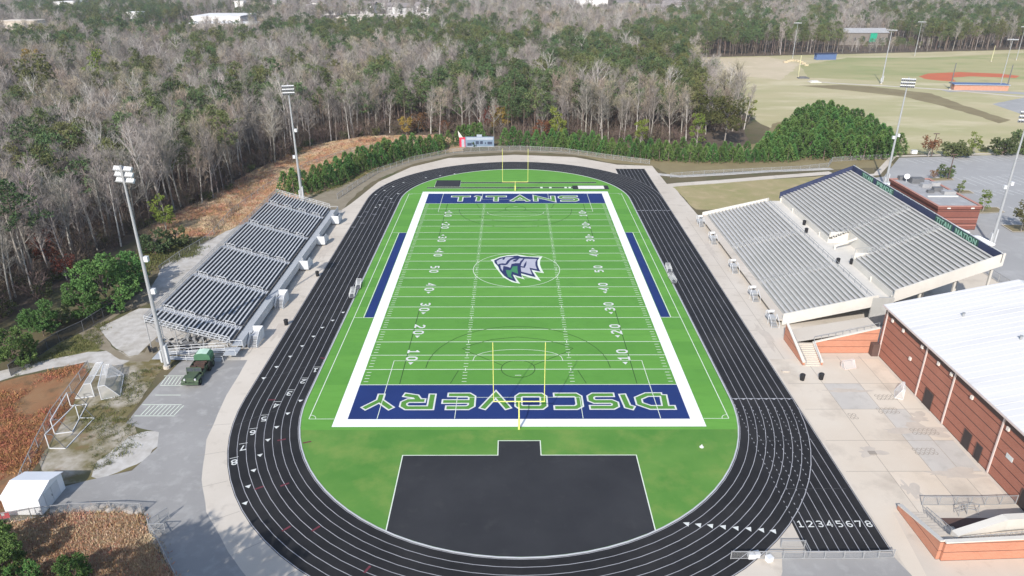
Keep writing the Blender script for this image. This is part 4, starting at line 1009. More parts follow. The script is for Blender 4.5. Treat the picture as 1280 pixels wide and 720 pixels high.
# ------------------------------------------------------------------ small things on the ground
def trash_can(x, y, z, label, group):
    t = thing('trash_can', label, 'trash can', (x, y, z), group=group)
    b = MB(); b.tube([(0, 0, 0), (0, 0, .95)], [.33, .38], 12); b.build('bin_body', 'black_plastic', t, True)
    b = MB(); b.tube([(0, 0, .95), (0, 0, 1.02), (0, 0, 1.14)], [.42, .40, .22], 12); b.build('lid', 'black_plastic', t, True)
for (u, v, z, lab) in ((397, 345, .02, 'black trash can on the concrete in front of the middle of the metal bleachers'), (358, 406, .02, 'black trash can on the concrete in front of the near half of the metal bleachers'),
                       (1005, 281, 4.82, 'black trash can on the grandstand cross aisle, nearest the far end of its front edge'), (1007.5, 291, 4.82, 'black trash can on the grandstand cross aisle beside the white railing notch'),
                       (1047, 329, 4.82, 'black trash can on the grandstand cross aisle towards the near end, by the lower seats'), (1064, 330, 4.82, 'black trash can against the upper tier at the near end of the cross aisle'),
                       (1002.5, 475, .03, 'black trash can at the foot of the brick stairway, on the track side'), (1026, 474, .03, 'black trash can at the foot of the brick stairway, on the brick hall side')):
    trash_can(*G(u, v, z), z, lab, 'black trash cans')
# hurdle carts on the inside edge of the track
def hurdle_cart(x, y, rz, label):
    t = thing('hurdle_cart', label, 'hurdle cart', (x, y, .03), rz, 'hurdle carts at the track edge')
    b = MB(); b.box(-.45, -1.8, .2, .45, 1.8, .28)
    b.build('cart_frame', 'alu_dark', t, True)
    b = MB()
    for k in range(6):
        yy = -1.5+k*.6; b.beam((-.45, yy, .28), (-.45, yy, 1.05), .06); b.beam((.45, yy, .28), (.45, yy, 1.05), .06); b.box(-.5, yy-.02, 1.0, .5, yy+.02, 1.08)
    b.build('hurdles', 'steel_white', t, True)
    for sx in (-.4, .4):
        for sy in (-1.4, 1.4):
            b = MB(); b.tube([(sx-.05, sy, .14), (sx+.05, sy, .14)], .14, 10); b.build('wheel', 'rubber', t, True)
hurdle_cart(*G(448.5, 358), .12, 'low cart of white hurdles on the left straight, the farther of two')
hurdle_cart(*G(441, 369), .08, 'low cart of white hurdles on the left straight, the nearer of two')
hurdle_cart(*G(835.5, 338), -.05, 'low cart of white hurdles on the right straight nearest the scoreboard end')
hurdle_cart(*G(840, 351), .05, 'low cart of white hurdles on the right straight, nearer the brick hall')
for k, (u, v, z, lab) in enumerate(((938.5, 697, .0, 'white box standing on the track behind the barrier fence'), (945, 696, .0, 'white box on the track edge touching its neighbour by the barrier'), (961, 701, .0, 'white box on the pale concrete in front of the barrier fence'))):
    x, y = G(u, v); t = thing('storage_box', lab, 'box', (x, y, .03), .2*k, 'white boxes by the barrier fence')
    b = MB(); b.box(-.32, -.28, 0, .32, .28, .5); b.build('box_body', 'shed_white', t, True); b = MB(); b.box(-.35, -.31, .5, .35, .31, .6); b.build('lid', 'steel_white', t, True)
x, y = G(877, 559); t = thing('marker_cone', 'small white marker lying on the grass by the right bend', 'marker cone', (x, y, .025)); b = MB(); b.tube([(0, 0, 0), (0, 0, .05)], .3, 10); b.build('base', 'paint', t, True); b = MB(); b.tube([(0, 0, .05), (0, 0, .4)], [.2, .05], 10); b.build('cone', 'paint', t, True)

def soccer_goal(label, x, y, rz, w=7.2, h=2.3, dt=.9, db=2.2, net=False, group='white soccer goals by the red bank', tw=.1, paint='steel_white'):
    """mouth along local y, depth towards local +x"""
    t = thing('soccer_goal', label, 'soccer goal', (x, y, .03), rz, group)
    for s in (0, 1):
        b = MB(); b.beam((0, s*w, 0), (0, s*w, h), tw); b.build('post', paint, t, True)
        b = MB(); b.beam((0, s*w, h), (dt, s*w, h), tw*.8); b.beam((dt, s*w, h), (db, s*w, .05), tw*.7); b.build('back_stay', paint if net else 'alu_dark', t, True)
        b = MB(); b.beam((0, s*w, .05), (db, s*w, .05), tw); b.build('side_bar', paint, t, True)
    b = MB(); b.beam((0, -tw/2, h), (0, w+tw/2, h), tw); b.build('crossbar', paint, t, True)
    b = MB(); b.beam((db, 0, .05), (db, w, .05), tw); b.build('ground_bar', paint, t, True)
    if net:
        b = MB(); b.face([(0, 0, h), (0, w, h), (dt, w, h), (dt, 0, h)]); b.face([(dt, 0, h), (dt, w, h), (db, w, .05), (db, 0, .05)])
        b.face([(0, 0, h), (dt, 0, h), (db, 0, .05), (0, 0, .05)]); b.face([(0, w, h), (dt, w, h), (db, w, .05), (0, w, .05)]); b.build('net', 'net', t, True)
xa, ya = G(62, 561); xb, yb = G(99, 523); soccer_goal('bare white soccer goal frame nearest the road, without a net', xa, ya, math.atan2(yb-ya, xb-xa)-PI/2, math.hypot(xb-xa, yb-ya))
xa, ya = G(68.6, 543); xb, yb = G(88.5, 508); soccer_goal('bare white soccer goal frame standing against the fence below the red bank', xa, ya, math.atan2(yb-ya, xb-xa)-PI/2, math.hypot(xb-xa, yb-ya))
# two netted goals standing back to back
xa, ya = G(118, 496); xb, yb = G(133, 468.5)
soccer_goal('white soccer goal with a pale net, mouth turned to the light pole', xa, ya, math.atan2(yb-ya, xb-xa)+PI-PI/2, -math.hypot(xb-xa, yb-ya), net=True, dt=1.0, db=2.6)
xa, ya = G(127, 500); xb, yb = G(133, 472.5)
soccer_goal('white soccer goal with a pale net, beside the grassy verge', xa, ya, math.atan2(yb-ya, xb-xa)-PI/2, math.hypot(xb-xa, yb-ya), net=True, dt=.9, db=2.5)
PG = 'small netted goals leaning on the plaza'
x, y = G(1128, 490); soccer_goal('small white netted goal leaning against the brick hall', x, y, 2.7, 2.4, 1.7, .3, 1.1, True, PG, .06)
x, y = G(1051, 459); soccer_goal('small pinkish netted goal on the plaza below the brick ramp wall', x, y, -1.3, 2.1, 1.2, .3, 1.0, True, PG, .06, 'downspout')
b = MB(); x, y = G(984, 464); tag(b.box(x-.9, y-.35, .02, x+.2, y+.1, .22) or b.build('floor_mat', 'stain'), 'flat grey mat lying on the concrete beside the brick stairway', 'mat')

# old army truck, open cab, canvas cargo box, nose towards the camera
def army_truck():
    (xa, ya), (xb, yb) = G(236, 489), G(262, 452)
    t = thing('army_truck', 'old dark green army truck with a pale canvas box, parked on the service road', 'truck', ((xa+xb)/2, (ya+yb)/2, .03), math.atan2(yb-ya, xb-xa)-PI/2)
    L = 6.6   # local -y is the nose
    b = MB(); b.box(-.45, -3.2, .55, -.3, 3.2, .8); b.box(.3, -3.2, .55, .45, 3.2, .8); b.build('chassis', 'army_green', t, True)
    b = MB(); b.prism([(-.55, -3.0), (.55, -3.0), (.7, -1.35), (-.7, -1.35)], .85, 1.45); b.box(-.5, -3.08, .8, .5, -3.0, 1.35); b.build('hood', 'army_green', t, True)
    b = MB(); b.box(-1.15, -3.35, .55, 1.15, -3.2, .8); b.build('bumper', 'army_green', t, True)
    for s in (-1, 1):
        b = MB(); b.obox((s*.88, -2.35, 1.12), (1, 0, 0), (0, 1, 0), (0, 0, 1), .28, .75, .05); b.obox((s*.88, -1.45, .92), (1, 0, 0), (0, .7, -.7), (0, .7, .7), .28, .32, .04); b.obox((s*.88, -3.1, .98), (1, 0, 0), (0, .6, .8), (0, -.8, .6), .28, .18, .04); b.build('fender', 'army_green', t, True)
        b = MB(); b.tube([(s*.72, -3.12, 1.22), (s*.72, -2.95, 1.22)], .14, 10); b.build('headlight', 'alu_bright', t, True)
        b = MB(); b.box(s*1.0, -1.3, .8, s*1.08, -.1, 1.35); b.build('door', 'army_green', t, True)
    b = MB(); b.box(-1.05, -1.3, .78, 1.05, -.05, .86); b.box(-1.05, -.12, .86, 1.05, -.02, 1.5); b.build('cab_floor', 'army_green', t, True)
    b = MB(); b.box(-.95, -.75, .86, -.1, -.2, 1.2); b.box(.1, -.75, .86, .95, -.2, 1.2); b.box(-.95, -.22, 1.2, -.1, -.12, 1.75); b.box(.1, -.22, 1.2, .95, -.12, 1.75); b.build('seat', 'seat_brown', t, True)
    b = MB(); b.tube([(-.5+.19*math.cos(k*PI/6), -1.0+.1*math.sin(k*PI/6), 1.5+.16*math.sin(k*PI/6)) for k in range(13)], .02, 5, cap=False); b.beam((-.5, -1.0, 1.5), (-.5, -1.3, 1.2), .04); b.build('steering_wheel', 'rubber', t, True)
    b = MB(); w0 = b
    for p, q in (((-1, -1.35, 1.45), (1, -1.35, 1.45)), ((-1, -1.25, 2.05), (1, -1.25, 2.05)), ((-1, -1.35, 1.45), (-1, -1.25, 2.05)), ((1, -1.35, 1.45), (1, -1.25, 2.05)), ((0, -1.35, 1.45), (0, -1.25, 2.05))): b.beam(p, q, .07)
    b.face([(-1, -1.34, 1.46), (1, -1.34, 1.46), (1, -1.25, 2.04), (-1, -1.25, 2.04)], 1); b.build('windscreen', ['army_green', 'glass'], t, True)
    b = MB(); b.box(-1.15, .1, .95, 1.15, 3.3, 1.05)
    for s in (-1, 1): b.box(s*1.15, .1, 1.05, s*1.09, 3.3, 1.5)
    b.box(-1.1, 3.24, 1.05, 1.1, 3.3, 1.5); b.box(-1.09, .1, 1.05, 1.09, .16, 1.5); b.build('cargo_bed', 'army_green', t, True)
    b = MB()
    for k in range(5): y = .3+k*.3; b.box(-.9+(k % 2)*.15, y, 1.05, .7, y+.18, 1.35+.1*(k % 3))
    b.build('cargo', 'seat_brown', t, True)
    b = MB(); prof = [(-1.12, 1.5), (-1.12, 2.15), (-.75, 2.48), (0, 2.56), (.75, 2.48), (1.12, 2.15), (1.12, 1.5)]
    y0, y1 = 1.75, 3.28; n = len(prof)
    for k in range(n-1):
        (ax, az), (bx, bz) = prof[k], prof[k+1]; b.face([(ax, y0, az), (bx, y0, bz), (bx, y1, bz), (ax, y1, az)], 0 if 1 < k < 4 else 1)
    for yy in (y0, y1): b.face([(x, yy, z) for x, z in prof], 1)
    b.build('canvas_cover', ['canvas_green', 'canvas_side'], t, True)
    for s in (-1, 1):
        for y in (-2.35, 1.4, 2.6):
            b = MB(); b.tube([(s*.78, y, .52), (s*1.1, y, .52)], .52, 16); o = b.build('wheel', 'rubber', t, True); b = MB(); b.tube([(s*1.1, y, .52), (s*1.13, y, .52)], .25, 10); b.build('rim', 'army_green', o, True)
    b = MB(); b.tube([(1.2, .95, 1.25), (1.45, .95, 1.25)], .48, 16); b.build('spare_wheel', 'rubber', t, True)
army_truck()
bpy.data.objects['army_truck'].scale = (1.12, 1.12, 1.12)
# clutter beneath the near end of the bleachers
b = MB(); rr = random.Random(3)
for k in range(26):
    x, y = -58+rr.uniform(-3.5, 5), -34.3+rr.uniform(-1.5, 3); b.obox((x, y, .35+rr.random()*.5), (math.cos(k), math.sin(k), 0), (-math.sin(k), math.cos(k), 0), (0, 0, 1), rr.uniform(.2, .9), rr.uniform(.1, .4), rr.uniform(.1, .4), k % 3)
tag(b.build('equipment_pile', ['black_plastic', 'alu_dark', 'galv']), 'heap of dark equipment stored under the near end of the metal bleachers', 'equipment', kind='stuff')

def shed():
    x0, x1, y0, y1 = -60.5, -56.2, -74.2, -69.5
    t = thing('storage_shed', 'plain white gabled storage shed at the edge of the service road', 'shed', (x0, y0, .03))
    zE, zR = 2.45, 3.15; ym = (y0+y1)/2
    b = MB(); b.box(x0, y0, .03, x1, y0+.08, zE); b.box(x0, y1-.08, .03, x1, y1, zE)
    for x in (x0, x1-.08):
        i = len(b.v); P = [(y0+.09, .03), (y1-.09, .03), (y1-.09, zE), (ym, zR-.05), (y0+.09, zE)]
        b.face([(x, p[0], p[1]) for p in P][::-1]); b.face([(x+.08, p[0], p[1]) for p in P])
    b.build('wall', 'shed_white', t)
    b = MB()
    for s, ya, yb in ((0, y0-.2, ym), (1, y1+.2, ym)):
        b.face([(x0-.2, ya, zE-.02), (x1+.2, ya, zE-.02), (x1+.2, yb, zR+.05), (x0-.2, yb, zR+.05)][::(1 if s == 0 else -1)]); b.face([(x0-.2, ya, zE-.09), (x1+.2, ya, zE-.09), (x1+.2, yb, zR-.02), (x0-.2, yb, zR-.02)][::(-1 if s == 0 else 1)])
        b.face([(x1+.2, ya, zE-.09), (x1+.2, yb, zR-.02), (x1+.2, yb, zR+.05), (x1+.2, ya, zE-.02)])
    b.build('roof', 'shed_white', t)
    b = MB(); b.box(x1+.005, y0+1.0, .05, x1+.05, y0+2.3, 2.2); b.box(x1+.005, y0+2.36, .05, x1+.05, y0+3.7, 2.2); d = b.build('door', 'steel_white', t)
    b = MB(); b.beam((x1+.07, y0+2.2, 1.0), (x1+.07, y0+2.2, 1.25), .05); b.build('handle', 'alu_dark', d)
    t = thing('sign_board', 'small red sign board on two legs beside the white shed', 'sign', (-60.0, -75.2, .03), .3)
    b = MB(); b.box(-.6, -.04, .35, .6, .04, 1.25); b.build('sign_panel', 'red_paint', t, True)
    for s in (-.5, .5): b = MB(); b.beam((s, 0, 0), (s, 0, .35), .07); b.build('leg', 'galv', t, True)
    b = MB(); b.box(-.15, -.06, .8, .15, -.045, 1.15); b.build('white_mark', 'paint', t, True)
shed()
# rocks at the corner of the shrub bank
rr = random.Random(5); first = None
for k in range(16):
    x, y = G(112+k*4.5+rr.uniform(-2, 2), 634+rr.uniform(-2, 5)+(k/16)**2*6); s = rr.uniform(.25, .55)
    bm = bmesh.new(); bmesh.ops.create_icosphere(bm, subdivisions=2, radius=s)
    for v in bm.verts: v.co *= 1+.35*noise.noise(v.co*3+Vector((k*7, 0, 0))); v.co.z *= .7
    me = bpy.data.meshes.new('rock'); bm.to_mesh(me); bm.free(); me.materials.append(M['rock']); o = bpy.data.objects.new('rock', me); C.objects.link(o); o.location = (x, y, .03+s*.4)
    tag(o, 'grey rock among the stones edging the shrub bank by the swing gate', 'rock', 'grey rocks edging the shrub bank')

def scoreboard():
    Y = 111.5
    def at(u, v):
        a = Vector((*G(u, v, 0), 0)); d = a-CAM; k = (Y-CAM.y)/d.y; return CAM+d*k
    a, c = at(582, 190), at(617.5, 171); x0, x1, z0, z1 = a.x, c.x, a.z, c.z
    t = thing('scoreboard', 'pale blue scoreboard on steel legs with a red side panel behind the far bend', 'scoreboard', ((x0+x1)/2, Y, 0))
    b = MB(); b.box(x0, Y, z0, x1, Y+.4, z1); b.build('board_panel', 'board_blue', t)
    W, H = x1-x0, z1-z0
    def sub(name, fx0, fx1, fz0, fz1, m, o=.03):
        b = MB(); b.box(x0+W*fx0, Y-o, z0+H*fz0, x0+W*fx1, Y-.004, z0+H*fz1); return b.build(name, m, t)
    for n, a_ in (('score_display', (.07, .22, .42, .60)), ('score_display', (.36, .47, .52, .72)), ('score_display', (.51, .61, .52, .72)), ('score_display', (.77, .93, .50, .68)),
                  ('score_display', (.08, .16, .08, .20)), ('score_display', (.33, .43, .12, .24)), ('score_display', (.57, .68, .12, .26)), ('score_display', (.83, .91, .12, .24)), ('score_display', (.24, .29, .48, .60)), ('score_display', (.68, .72, .52, .64))): sub(n, *a_, 'board_dark')
    sub('title_strip', .04, .96, .80, .96, 'board_pale'); sub('title_strip', .04, .96, .29, .38, 'board_pale')
    b = MB(); b.box(x0+W*.40, Y+.05, z1, x0+W*.58, Y+.35, z1+.75); b.build('logo_crown', 'board_pale', t)
    b = MB(); b.box(x0-W*.2, Y-.05, z0-.4, x0-.03, Y+.4, z1-.2); o = b.build('side_panel', 'red_board', t)
    b = MB(); b.box(x0-W*.13, Y-.09, z0+.6, x0-W*.03, Y-.055, z1-.9); b.build('side_print', 'board_pale', o)
    for k in range(4):
        x = x0+W*(.04+.31*k); b = MB(); b.beam((x, Y+.5, 0), (x, Y+.5, z1-.2), .28); b.build('leg', 'galv', t)
    b = MB(); b.face([(x0-W*.22, Y+.1, z1-.2), (x0-W*.08, Y+.1, z1-.2), (x0-W*.25, Y+.1, z1+2.2)]); b.face([(x0-W*.22, Y+.25, z1-.2), (x0-W*.25, Y+.25, z1+2.2), (x0-W*.08, Y+.25, z1-.2)])
    b.face([(x0-W*.22, Y+.1, z1-.2), (x0-W*.25, Y+.1, z1+2.2), (x0-W*.25, Y+.25, z1+2.2), (x0-W*.22, Y+.25, z1-.2)]); b.face([(x0-W*.08, Y+.25, z1-.2), (x0-W*.25, Y+.25, z1+2.2), (x0-W*.25, Y+.1, z1+2.2), (x0-W*.08, Y+.1, z1-.2)]); b.build('pennant', 'cream', t)
scoreboard()

def concession():
    x0, x1, y0, y1, H = 101.3, 111.4, 24.2, 48.0, 6.0
    t = thing('concession_building', 'low brick concession building with a flat grey roof behind the grandstand', 'building', ((x0+x1)/2, y0, 0))
    b = MB(); b.box(x0, y0, 0, x1, y1, H-.5); b.build('brick_wall', 'brick_dark', t)
    b = MB(); e = .35
    for p in ((x0-e, y0-e, x1+e, y0+.1), (x0-e, y1-.1, x1+e, y1+e), (x0-e, y0+.11, x0+.1, y1-.11), (x1-.1, y0+.11, x1+e, y1-.11)): b.box(p[0], p[1], H-.62, p[2], p[3], H)
    b.build('fascia', 'brick_dark', t)
    b = MB()
    for p in ((x0-e-.08, y0-e-.08, x1+e+.08, y0+.2), (x0-e-.08, y1-.2, x1+e+.08, y1+e+.08), (x0-e-.08, y0+.21, x0+.2, y1-.21), (x1-.2, y0+.21, x1+e+.08, y1-.21)): b.box(p[0], p[1], H+.004, p[2], p[3], H+.12)
    b.build('coping', 'pale_red_trim', t)
    b = MB(); b.box(x0+.2, y0+.2, H-.5, x1-.2, y1-.2, H-.1); ro = b.build('roof', 'roof_grey', t)
    b = MB(); b.box(x0+1.5, y0+7.8, H-.09, x1-1, y0+8.3, H+.14); b.build('roof_curb', 'paint', ro)
    for k, (fx, fy, w, h) in enumerate(((5, 20.5, 1.6, 1.3), (5.5, 16.5, 1.3, .9), (6.5, 13, 1.1, .9), (8.5, 18, 1.2, .8), (4, 11.5, .8, .6), (8, 10.5, 1.5, .7), (3, 23.5, 1.2, .9))):
        b = MB(); b.box(x0+fx-w, y0+fy-w*.6, H-.095, x0+fx+w, y0+fy+w*.6, H+h); b.build('roof_unit', 'roof_grey' if k % 2 else 'alu_dark', ro)
    b = MB(); c = Vector((x0+2.6, y0+21, H+1.5)); n = Vector((-.5, -.8, .35)).normalized(); a = n.cross(Vector((0, 0, 1))).normalized(); u = a.cross(n)
    b.face([c+(a*math.cos(k*PI/8)+u*math.sin(k*PI/8))*.7 for k in range(16)]); b.beam((c.x, c.y, H-.1), c, .12); b.build('satellite_dish', 'steel_white', ro)
    for k in range(6):
        y = y0+2.5+k*4.1; b = MB(); b.box(x0-.05, y-.9, 1.0, x0-.01, y+2.5, 4.2); b.build('window_with_soffit_shade', 'glass', t)  # windows widened into dark sheets that also stand in for soffit shade
        if k % 2: b = MB(); b.box(x0-.09, y-1.4, .02, x0-.06, y-.95, 2.2); b.build('door', 'steel_white', t)
    b = MB()
    for z in (1.1, 2.7): b.box(x0-.04, y0-.06, z, x1+.04, y0-.012, z+.14)
    b.build('stone_band', 'pale_red_trim', t)
    for x in (x0+2.2, x1-2.2): b = MB(); b.box(x-.4, y0-.55, H-.5, x+.4, y0-e-.05, H-.22); b.build('wall_lamp', 'wall_lamp', t)
concession()
def canopy(x, y, rz, w, d, h, label, m='shed_white', closed=False, group=None, name='canopy_tent', cat='canopy'):
    t = thing(name, label, cat, (x, y, .02), rz, group)
    for sx in (-1, 1):
        for sy in (-1, 1): b = MB(); b.beam((sx*w/2, sy*d/2, 0), (sx*w/2, sy*d/2, h), .07); b.build('leg', 'galv', t, True)
    b = MB(); top = (0, 0, h+.9); P = [(-w/2-.1, -d/2-.1, h), (w/2+.1, -d/2-.1, h), (w/2+.1, d/2+.1, h), (-w/2-.1, d/2+.1, h)]
    for k in range(4): b.face([P[k], P[(k+1) % 4], top]); q = P[k]; r = P[(k+1) % 4]; b.face([(q[0], q[1], h-.35), (r[0], r[1], h-.35), r, q])
    b.build('cover', m, t, True)
canopy(*G(1112, 236, 1.5), -.4, 4.5, 4.5, 2.3, 'white canopy tent beside the far light pole behind the grandstand', group='white canopies behind the grandstand')
canopy(101.3, 38.5, .1, 2.2, 2.2, 2.2, 'small white parasol canopy in front of the concession windows', group='white canopies behind the grandstand')
canopy(102.5, 19.0, .15, 4.6, 5.5, 2.2, 'white canopy next to the near corner of the concession building', group='white canopies behind the grandstand')
canopy(104.6, 12.0, .1, 3.6, 5.5, 2.0, 'white canopy at the foot of the near light pole behind the grandstand', group='white canopies behind the grandstand')
# parking-lot lamps
for x, y, h, lab in ((129.5, 68.5, 7.5, 'dark parking lot lamp post beside a planted island'), (139.5, 96.6, 7.5, 'slender dark lamp post at the rear kerb of the parking lot')):
    t = thing('lot_lamp', lab, 'lamp post', (x, y, .02), group='parking lot lamp posts'); b = MB(); b.tube([(0, 0, 0), (0, 0, h)], .13, 8); b.build('pole', 'trim_brown', t, True); b = MB(); b.box(-.9, -.2, h, .9, .2, h+.22); b.build('lamp_head', 'trim_brown', t, True)
for P in ([(120, 66), (131, 68), (131.5, 70.5), (121, 69)], [(119.5, 36.5), (127, 37.5), (127.5, 41.5), (120, 41.5)], [(119.5, 22.5), (140, 23), (141, 27.5), (120, 27.5)], [(122, 54), (129, 54.5), (129, 57), (122.5, 57)]):
    b = MB(); b.prism(P, .0, .16); b.ribbon(P, .3, .165, True, 1); tag(b.build('planting_island', ['swale', 'concrete']), kind='structure')

# baseball field furniture
def dugout():
    x0, y0 = 224.5, 234.5
    t = thing('dugout', 'long brick dugout with a flat blue roof beside the red infield', 'dugout', (x0, y0, 0), math.atan2(-2.8, 25))
    b = MB(); b.box(0, 0, 0, 26, .3, 2.6); b.box(0, .31, 0, .3, 4.5, 2.6); b.box(25.7, .31, 0, 26, 4.5, 2.6); b.box(12.6, -.06, 0, 13.4, -.005, 2.6); b.build('brick_wall', 'dugout_brick', t, True)
    b = MB(); b.box(-.4, -.5, 2.61, 26.4, 6.2, 2.95); b.build('roof', 'dugout_blue', t, True)
    b = MB(); b.box(-.42, -.55, 2.62, 26.4, -.505, 2.9); b.build('fascia', 'board_pale', t, True)
    b = MB()
    for k in range(6): b.beam((.3+k*5.1, 4.6, 0), (.3+k*5.1, 4.6, 2.6), .15)
    b.build('roof_post', 'galv', t, True)
dugout()
for x, y, h, m, lab in ((223.4, 236, 13, 'alu_dark', 'dark netting pole at the left end of the brick dugout'), (251, 234, 12.5, 'alu_dark', 'dark netting pole at the right end of the brick dugout')):
    t = thing('netting_pole', lab, 'pole', (x, y, 0), group='netting poles at the dugout'); b = MB(); b.tube([(0, 0, 0), (0, 0, h)], [.28, .2], 8); b.build('pole', m, t, True); b = MB(); b.tube([(0, 0, 0), (0, 0, .4)], .5, 8); b.build('footing', 'concrete', t, True)
for (u, v, h, lab) in ((1239, 77, 10, 'yellow foul pole on the far side of the baseball field'), (997.5, 97, 12, 'pale yellow foul pole at the near corner of the outfield')):
    x, y = G(u, v); t = thing('foul_pole', lab, 'foul pole', (x, y, 0), group='foul poles'); b = MB(); b.tube([(0, 0, 0), (0, 0, h)], .16, 8); b.build('pole', mat('foul_yellow', (.60, .58, .34), (.56, .54, .30), 1) and M.setdefault('foul', MAT['foul_yellow']), t, True); b = MB(); b.box(-.22, -.22, 0, .22, .22, .5); b.build('footing', 'concrete', t, True)
x, y = G(1031, 74.5); t = thing('covered_stand', 'small dark blue covered stand at the edge of the outfield', 'stand', (x, y, 0), .1)
b = MB(); b.box(-7, -1.5, 0, 7, -1.2, 3.6); b.box(-7, 1.2, 0, 7, 1.5, 3.9); b.build('screen', 'dugout_blue', t, True); b = MB(); b.box(-7.3, -2, 3.91, 7.3, 2, 4.2); b.build('roof', 'navy_panel', t, True)
for (u, v, s, lab) in ((1004, 98, 1.6, 'dark stack of field equipment by the end of the concrete path'), (1018, 103, 2.2, 'pale slab cover lying by the concrete field path')):
    x, y = G(u, v); t = thing('equipment_stack', lab, 'equipment', (x, y, 0)); b = MB(); b.box(-3, -s, 0, 3, s, .5); b.build('pallet', 'alu_dark' if s < 2 else 'cream', t, True); b = MB(); b.box(-2, -s*.6, .5, 1.6, s*.6, 1.0); b.build('cover', 'alu_dark' if s < 2 else 'cream', t, True)
b = MB()
for k in range(9): p = G(982+k*3.2, 76+((k-3)**2)*.25); b.obox((p[0], p[1], .5), (1, 0, 0), (0, 1, 0), (0, 0, 1), 1.2, .8, .5)
tag(b.build('sand_heap', 'tan_bare'), 'heaps of sandy spoil at the bare end of the field', 'sand heap', kind='stuff')
x, y = G(1142, 192); t = thing('utility_box', 'small white utility cabinet on the grass beyond the parking lot kerb', 'cabinet', (x, y, 0)); b = MB(); b.box(-.9, -.5, 0, .9, .5, 1.1); b.build('body', 'shed_white', t, True); b = MB(); b.box(-1, -.6, 1.1, 1, .6, 1.2); b.build('lid', 'steel_white', t, True)

# distant buildings
def big_house(x, y, w, d, h, rise, label, wall='wh_white', roof='wh_white', rz=0.0, group=None, name='warehouse', cat='warehouse', win=True):
    t = thing(name, label, cat, (x, y, 0), rz, group)
    b = MB(); b.box(-w/2, -d/2, 0, w/2, d/2, h); b.build('wall', wall, t, True)
    b = MB(); e = .6
    if rise:
        for s in (-1, 1):
            q = [(-w/2-e, s*(d/2+e), h), (w/2+e, s*(d/2+e), h), (w/2+e, 0, h+rise), (-w/2-e, 0, h+rise)]; b.face(q if s < 0 else q[::-1])
        for s in (-1, 1): b.face([(s*w/2, -d/2, h), (s*w/2, d/2, h), (s*w/2, 0, h+rise)][::s])
    else: b.box(-w/2-e, -d/2-e, h+.01, w/2+e, d/2+e, h+.7)
    b.build('roof', roof, t, True)
    if win:
        n = min(8, max(2, int(w/7)))
        for k in range(n): b = MB(); xx = -w/2+w*(k+.5)/n; b.box(xx-1.1, -d/2-.06, h*.35, xx+1.1, -d/2-.01, h*.62); b.build('window', 'glass', t, True)
BLD = []
def far_building(ua, ub, vt, vb, y, d, label, **kw):
    """building whose front fills photo columns ua..ub at distance y, its top at row vt"""
    def at(u, v):
        a = Vector((*G(u, v, 0), 0)); dd = a-CAM; return CAM+dd*((y-CAM.y)/dd.y)
    a, c = at(ua, vb), at(ub, vt); h = max(4, at((ua+ub)/2, vt).z); BLD.append((min(a.x, c.x)-6, max(a.x, c.x)+6, y, d, vb))
    big_house((a.x+c.x)/2, y+d/2, abs(c.x-a.x), d, h-(kw.get('rise', 0)), kw.pop('rise', 0), label, **kw)
far_building(241, 300, 21, 31, 640, 50, 'long white warehouse among trees at the top left of the view')
far_building(236, 346, 30, 39, 590, 24, 'low pale warehouse in front of the white one at the top left', wall='wh_tan')
far_building(420, 532, 23, 31, 650, 60, 'very long low tan roofed warehouse beyond the dark pine belt', wall='wh_tan', roof='wh_tan')
far_building(295.5, 304, 2, 20, 800, 10, 'narrow white tower block far off above the warehouses', win=False, name='tower_block', cat='building')
far_building(70, 92, 3, 12, 800, 30, 'small white warehouse at the far upper left of the wood')
far_building(4, 42, 27, 41, 480, 16, 'tan warehouse half hidden by trees at the far left', wall='wh_tan', roof='wh_tan')
far_building(160, 172, 16, 23, 620, 14, 'little white shed roof showing through the distant trees')
far_building(1050, 1112, 36, 50, 455, 16, 'long grey roofed building with a green tarpaulin on the far hillside', wall='barn_wall', roof='roof_grey', rise=3.0, name='farm_building', cat='building')
x, y = G(1089, 46, 6); t = thing('tarpaulin', 'bright green tarpaulin hanging at the long grey roofed building', 'tarpaulin', (x, 453, 0)); b = MB(); b.box(-2.6, -.3, 2.5, 2.6, 0, 9); b.build('sheet', 'tarp_green', t, True); b = MB(); b.beam((-2.6, 0, 0), (-2.6, 0, 9), .2); b.beam((2.6, 0, 0), (2.6, 0, 9), .2); b.build('post', 'galv', t, True)
far_building(720, 760, 0, 8, 900, 40, 'pale warehouse far away at the top centre of the view', name='warehouse')
far_building(772, 800, 1, 7, 880, 30, 'pinkish pale building far away right of the top centre', wall='wh_tan', roof='house_roof', rise=3)
rr = random.Random(21); proto = None
for k in range(34):
    u = rr.uniform(320, 540) if k < 22 else rr.uniform(690, 860); yv = rr.uniform(760, 960)
    x = CAM.x+(u-640)/FPX*(yv-CAM.y)*.92
    if proto is None:
        big_house(x, yv, 16, 11, 8, 3.5, 'small pale house in the far off suburb along the skyline', 'wh_white', 'house_roof', .3, 'houses of the far suburb', 'house', 'house'); proto = [o for o in C.objects if o.name.startswith('house') and o.type == 'EMPTY'][-1]; proto.location.z = 0
    else:
        dup(proto, (x, yv, 0), rr.uniform(-.6, .6), rr.uniform(.9, 1.4))
    BLD.append((x-12, x+12, yv, 12, 999))

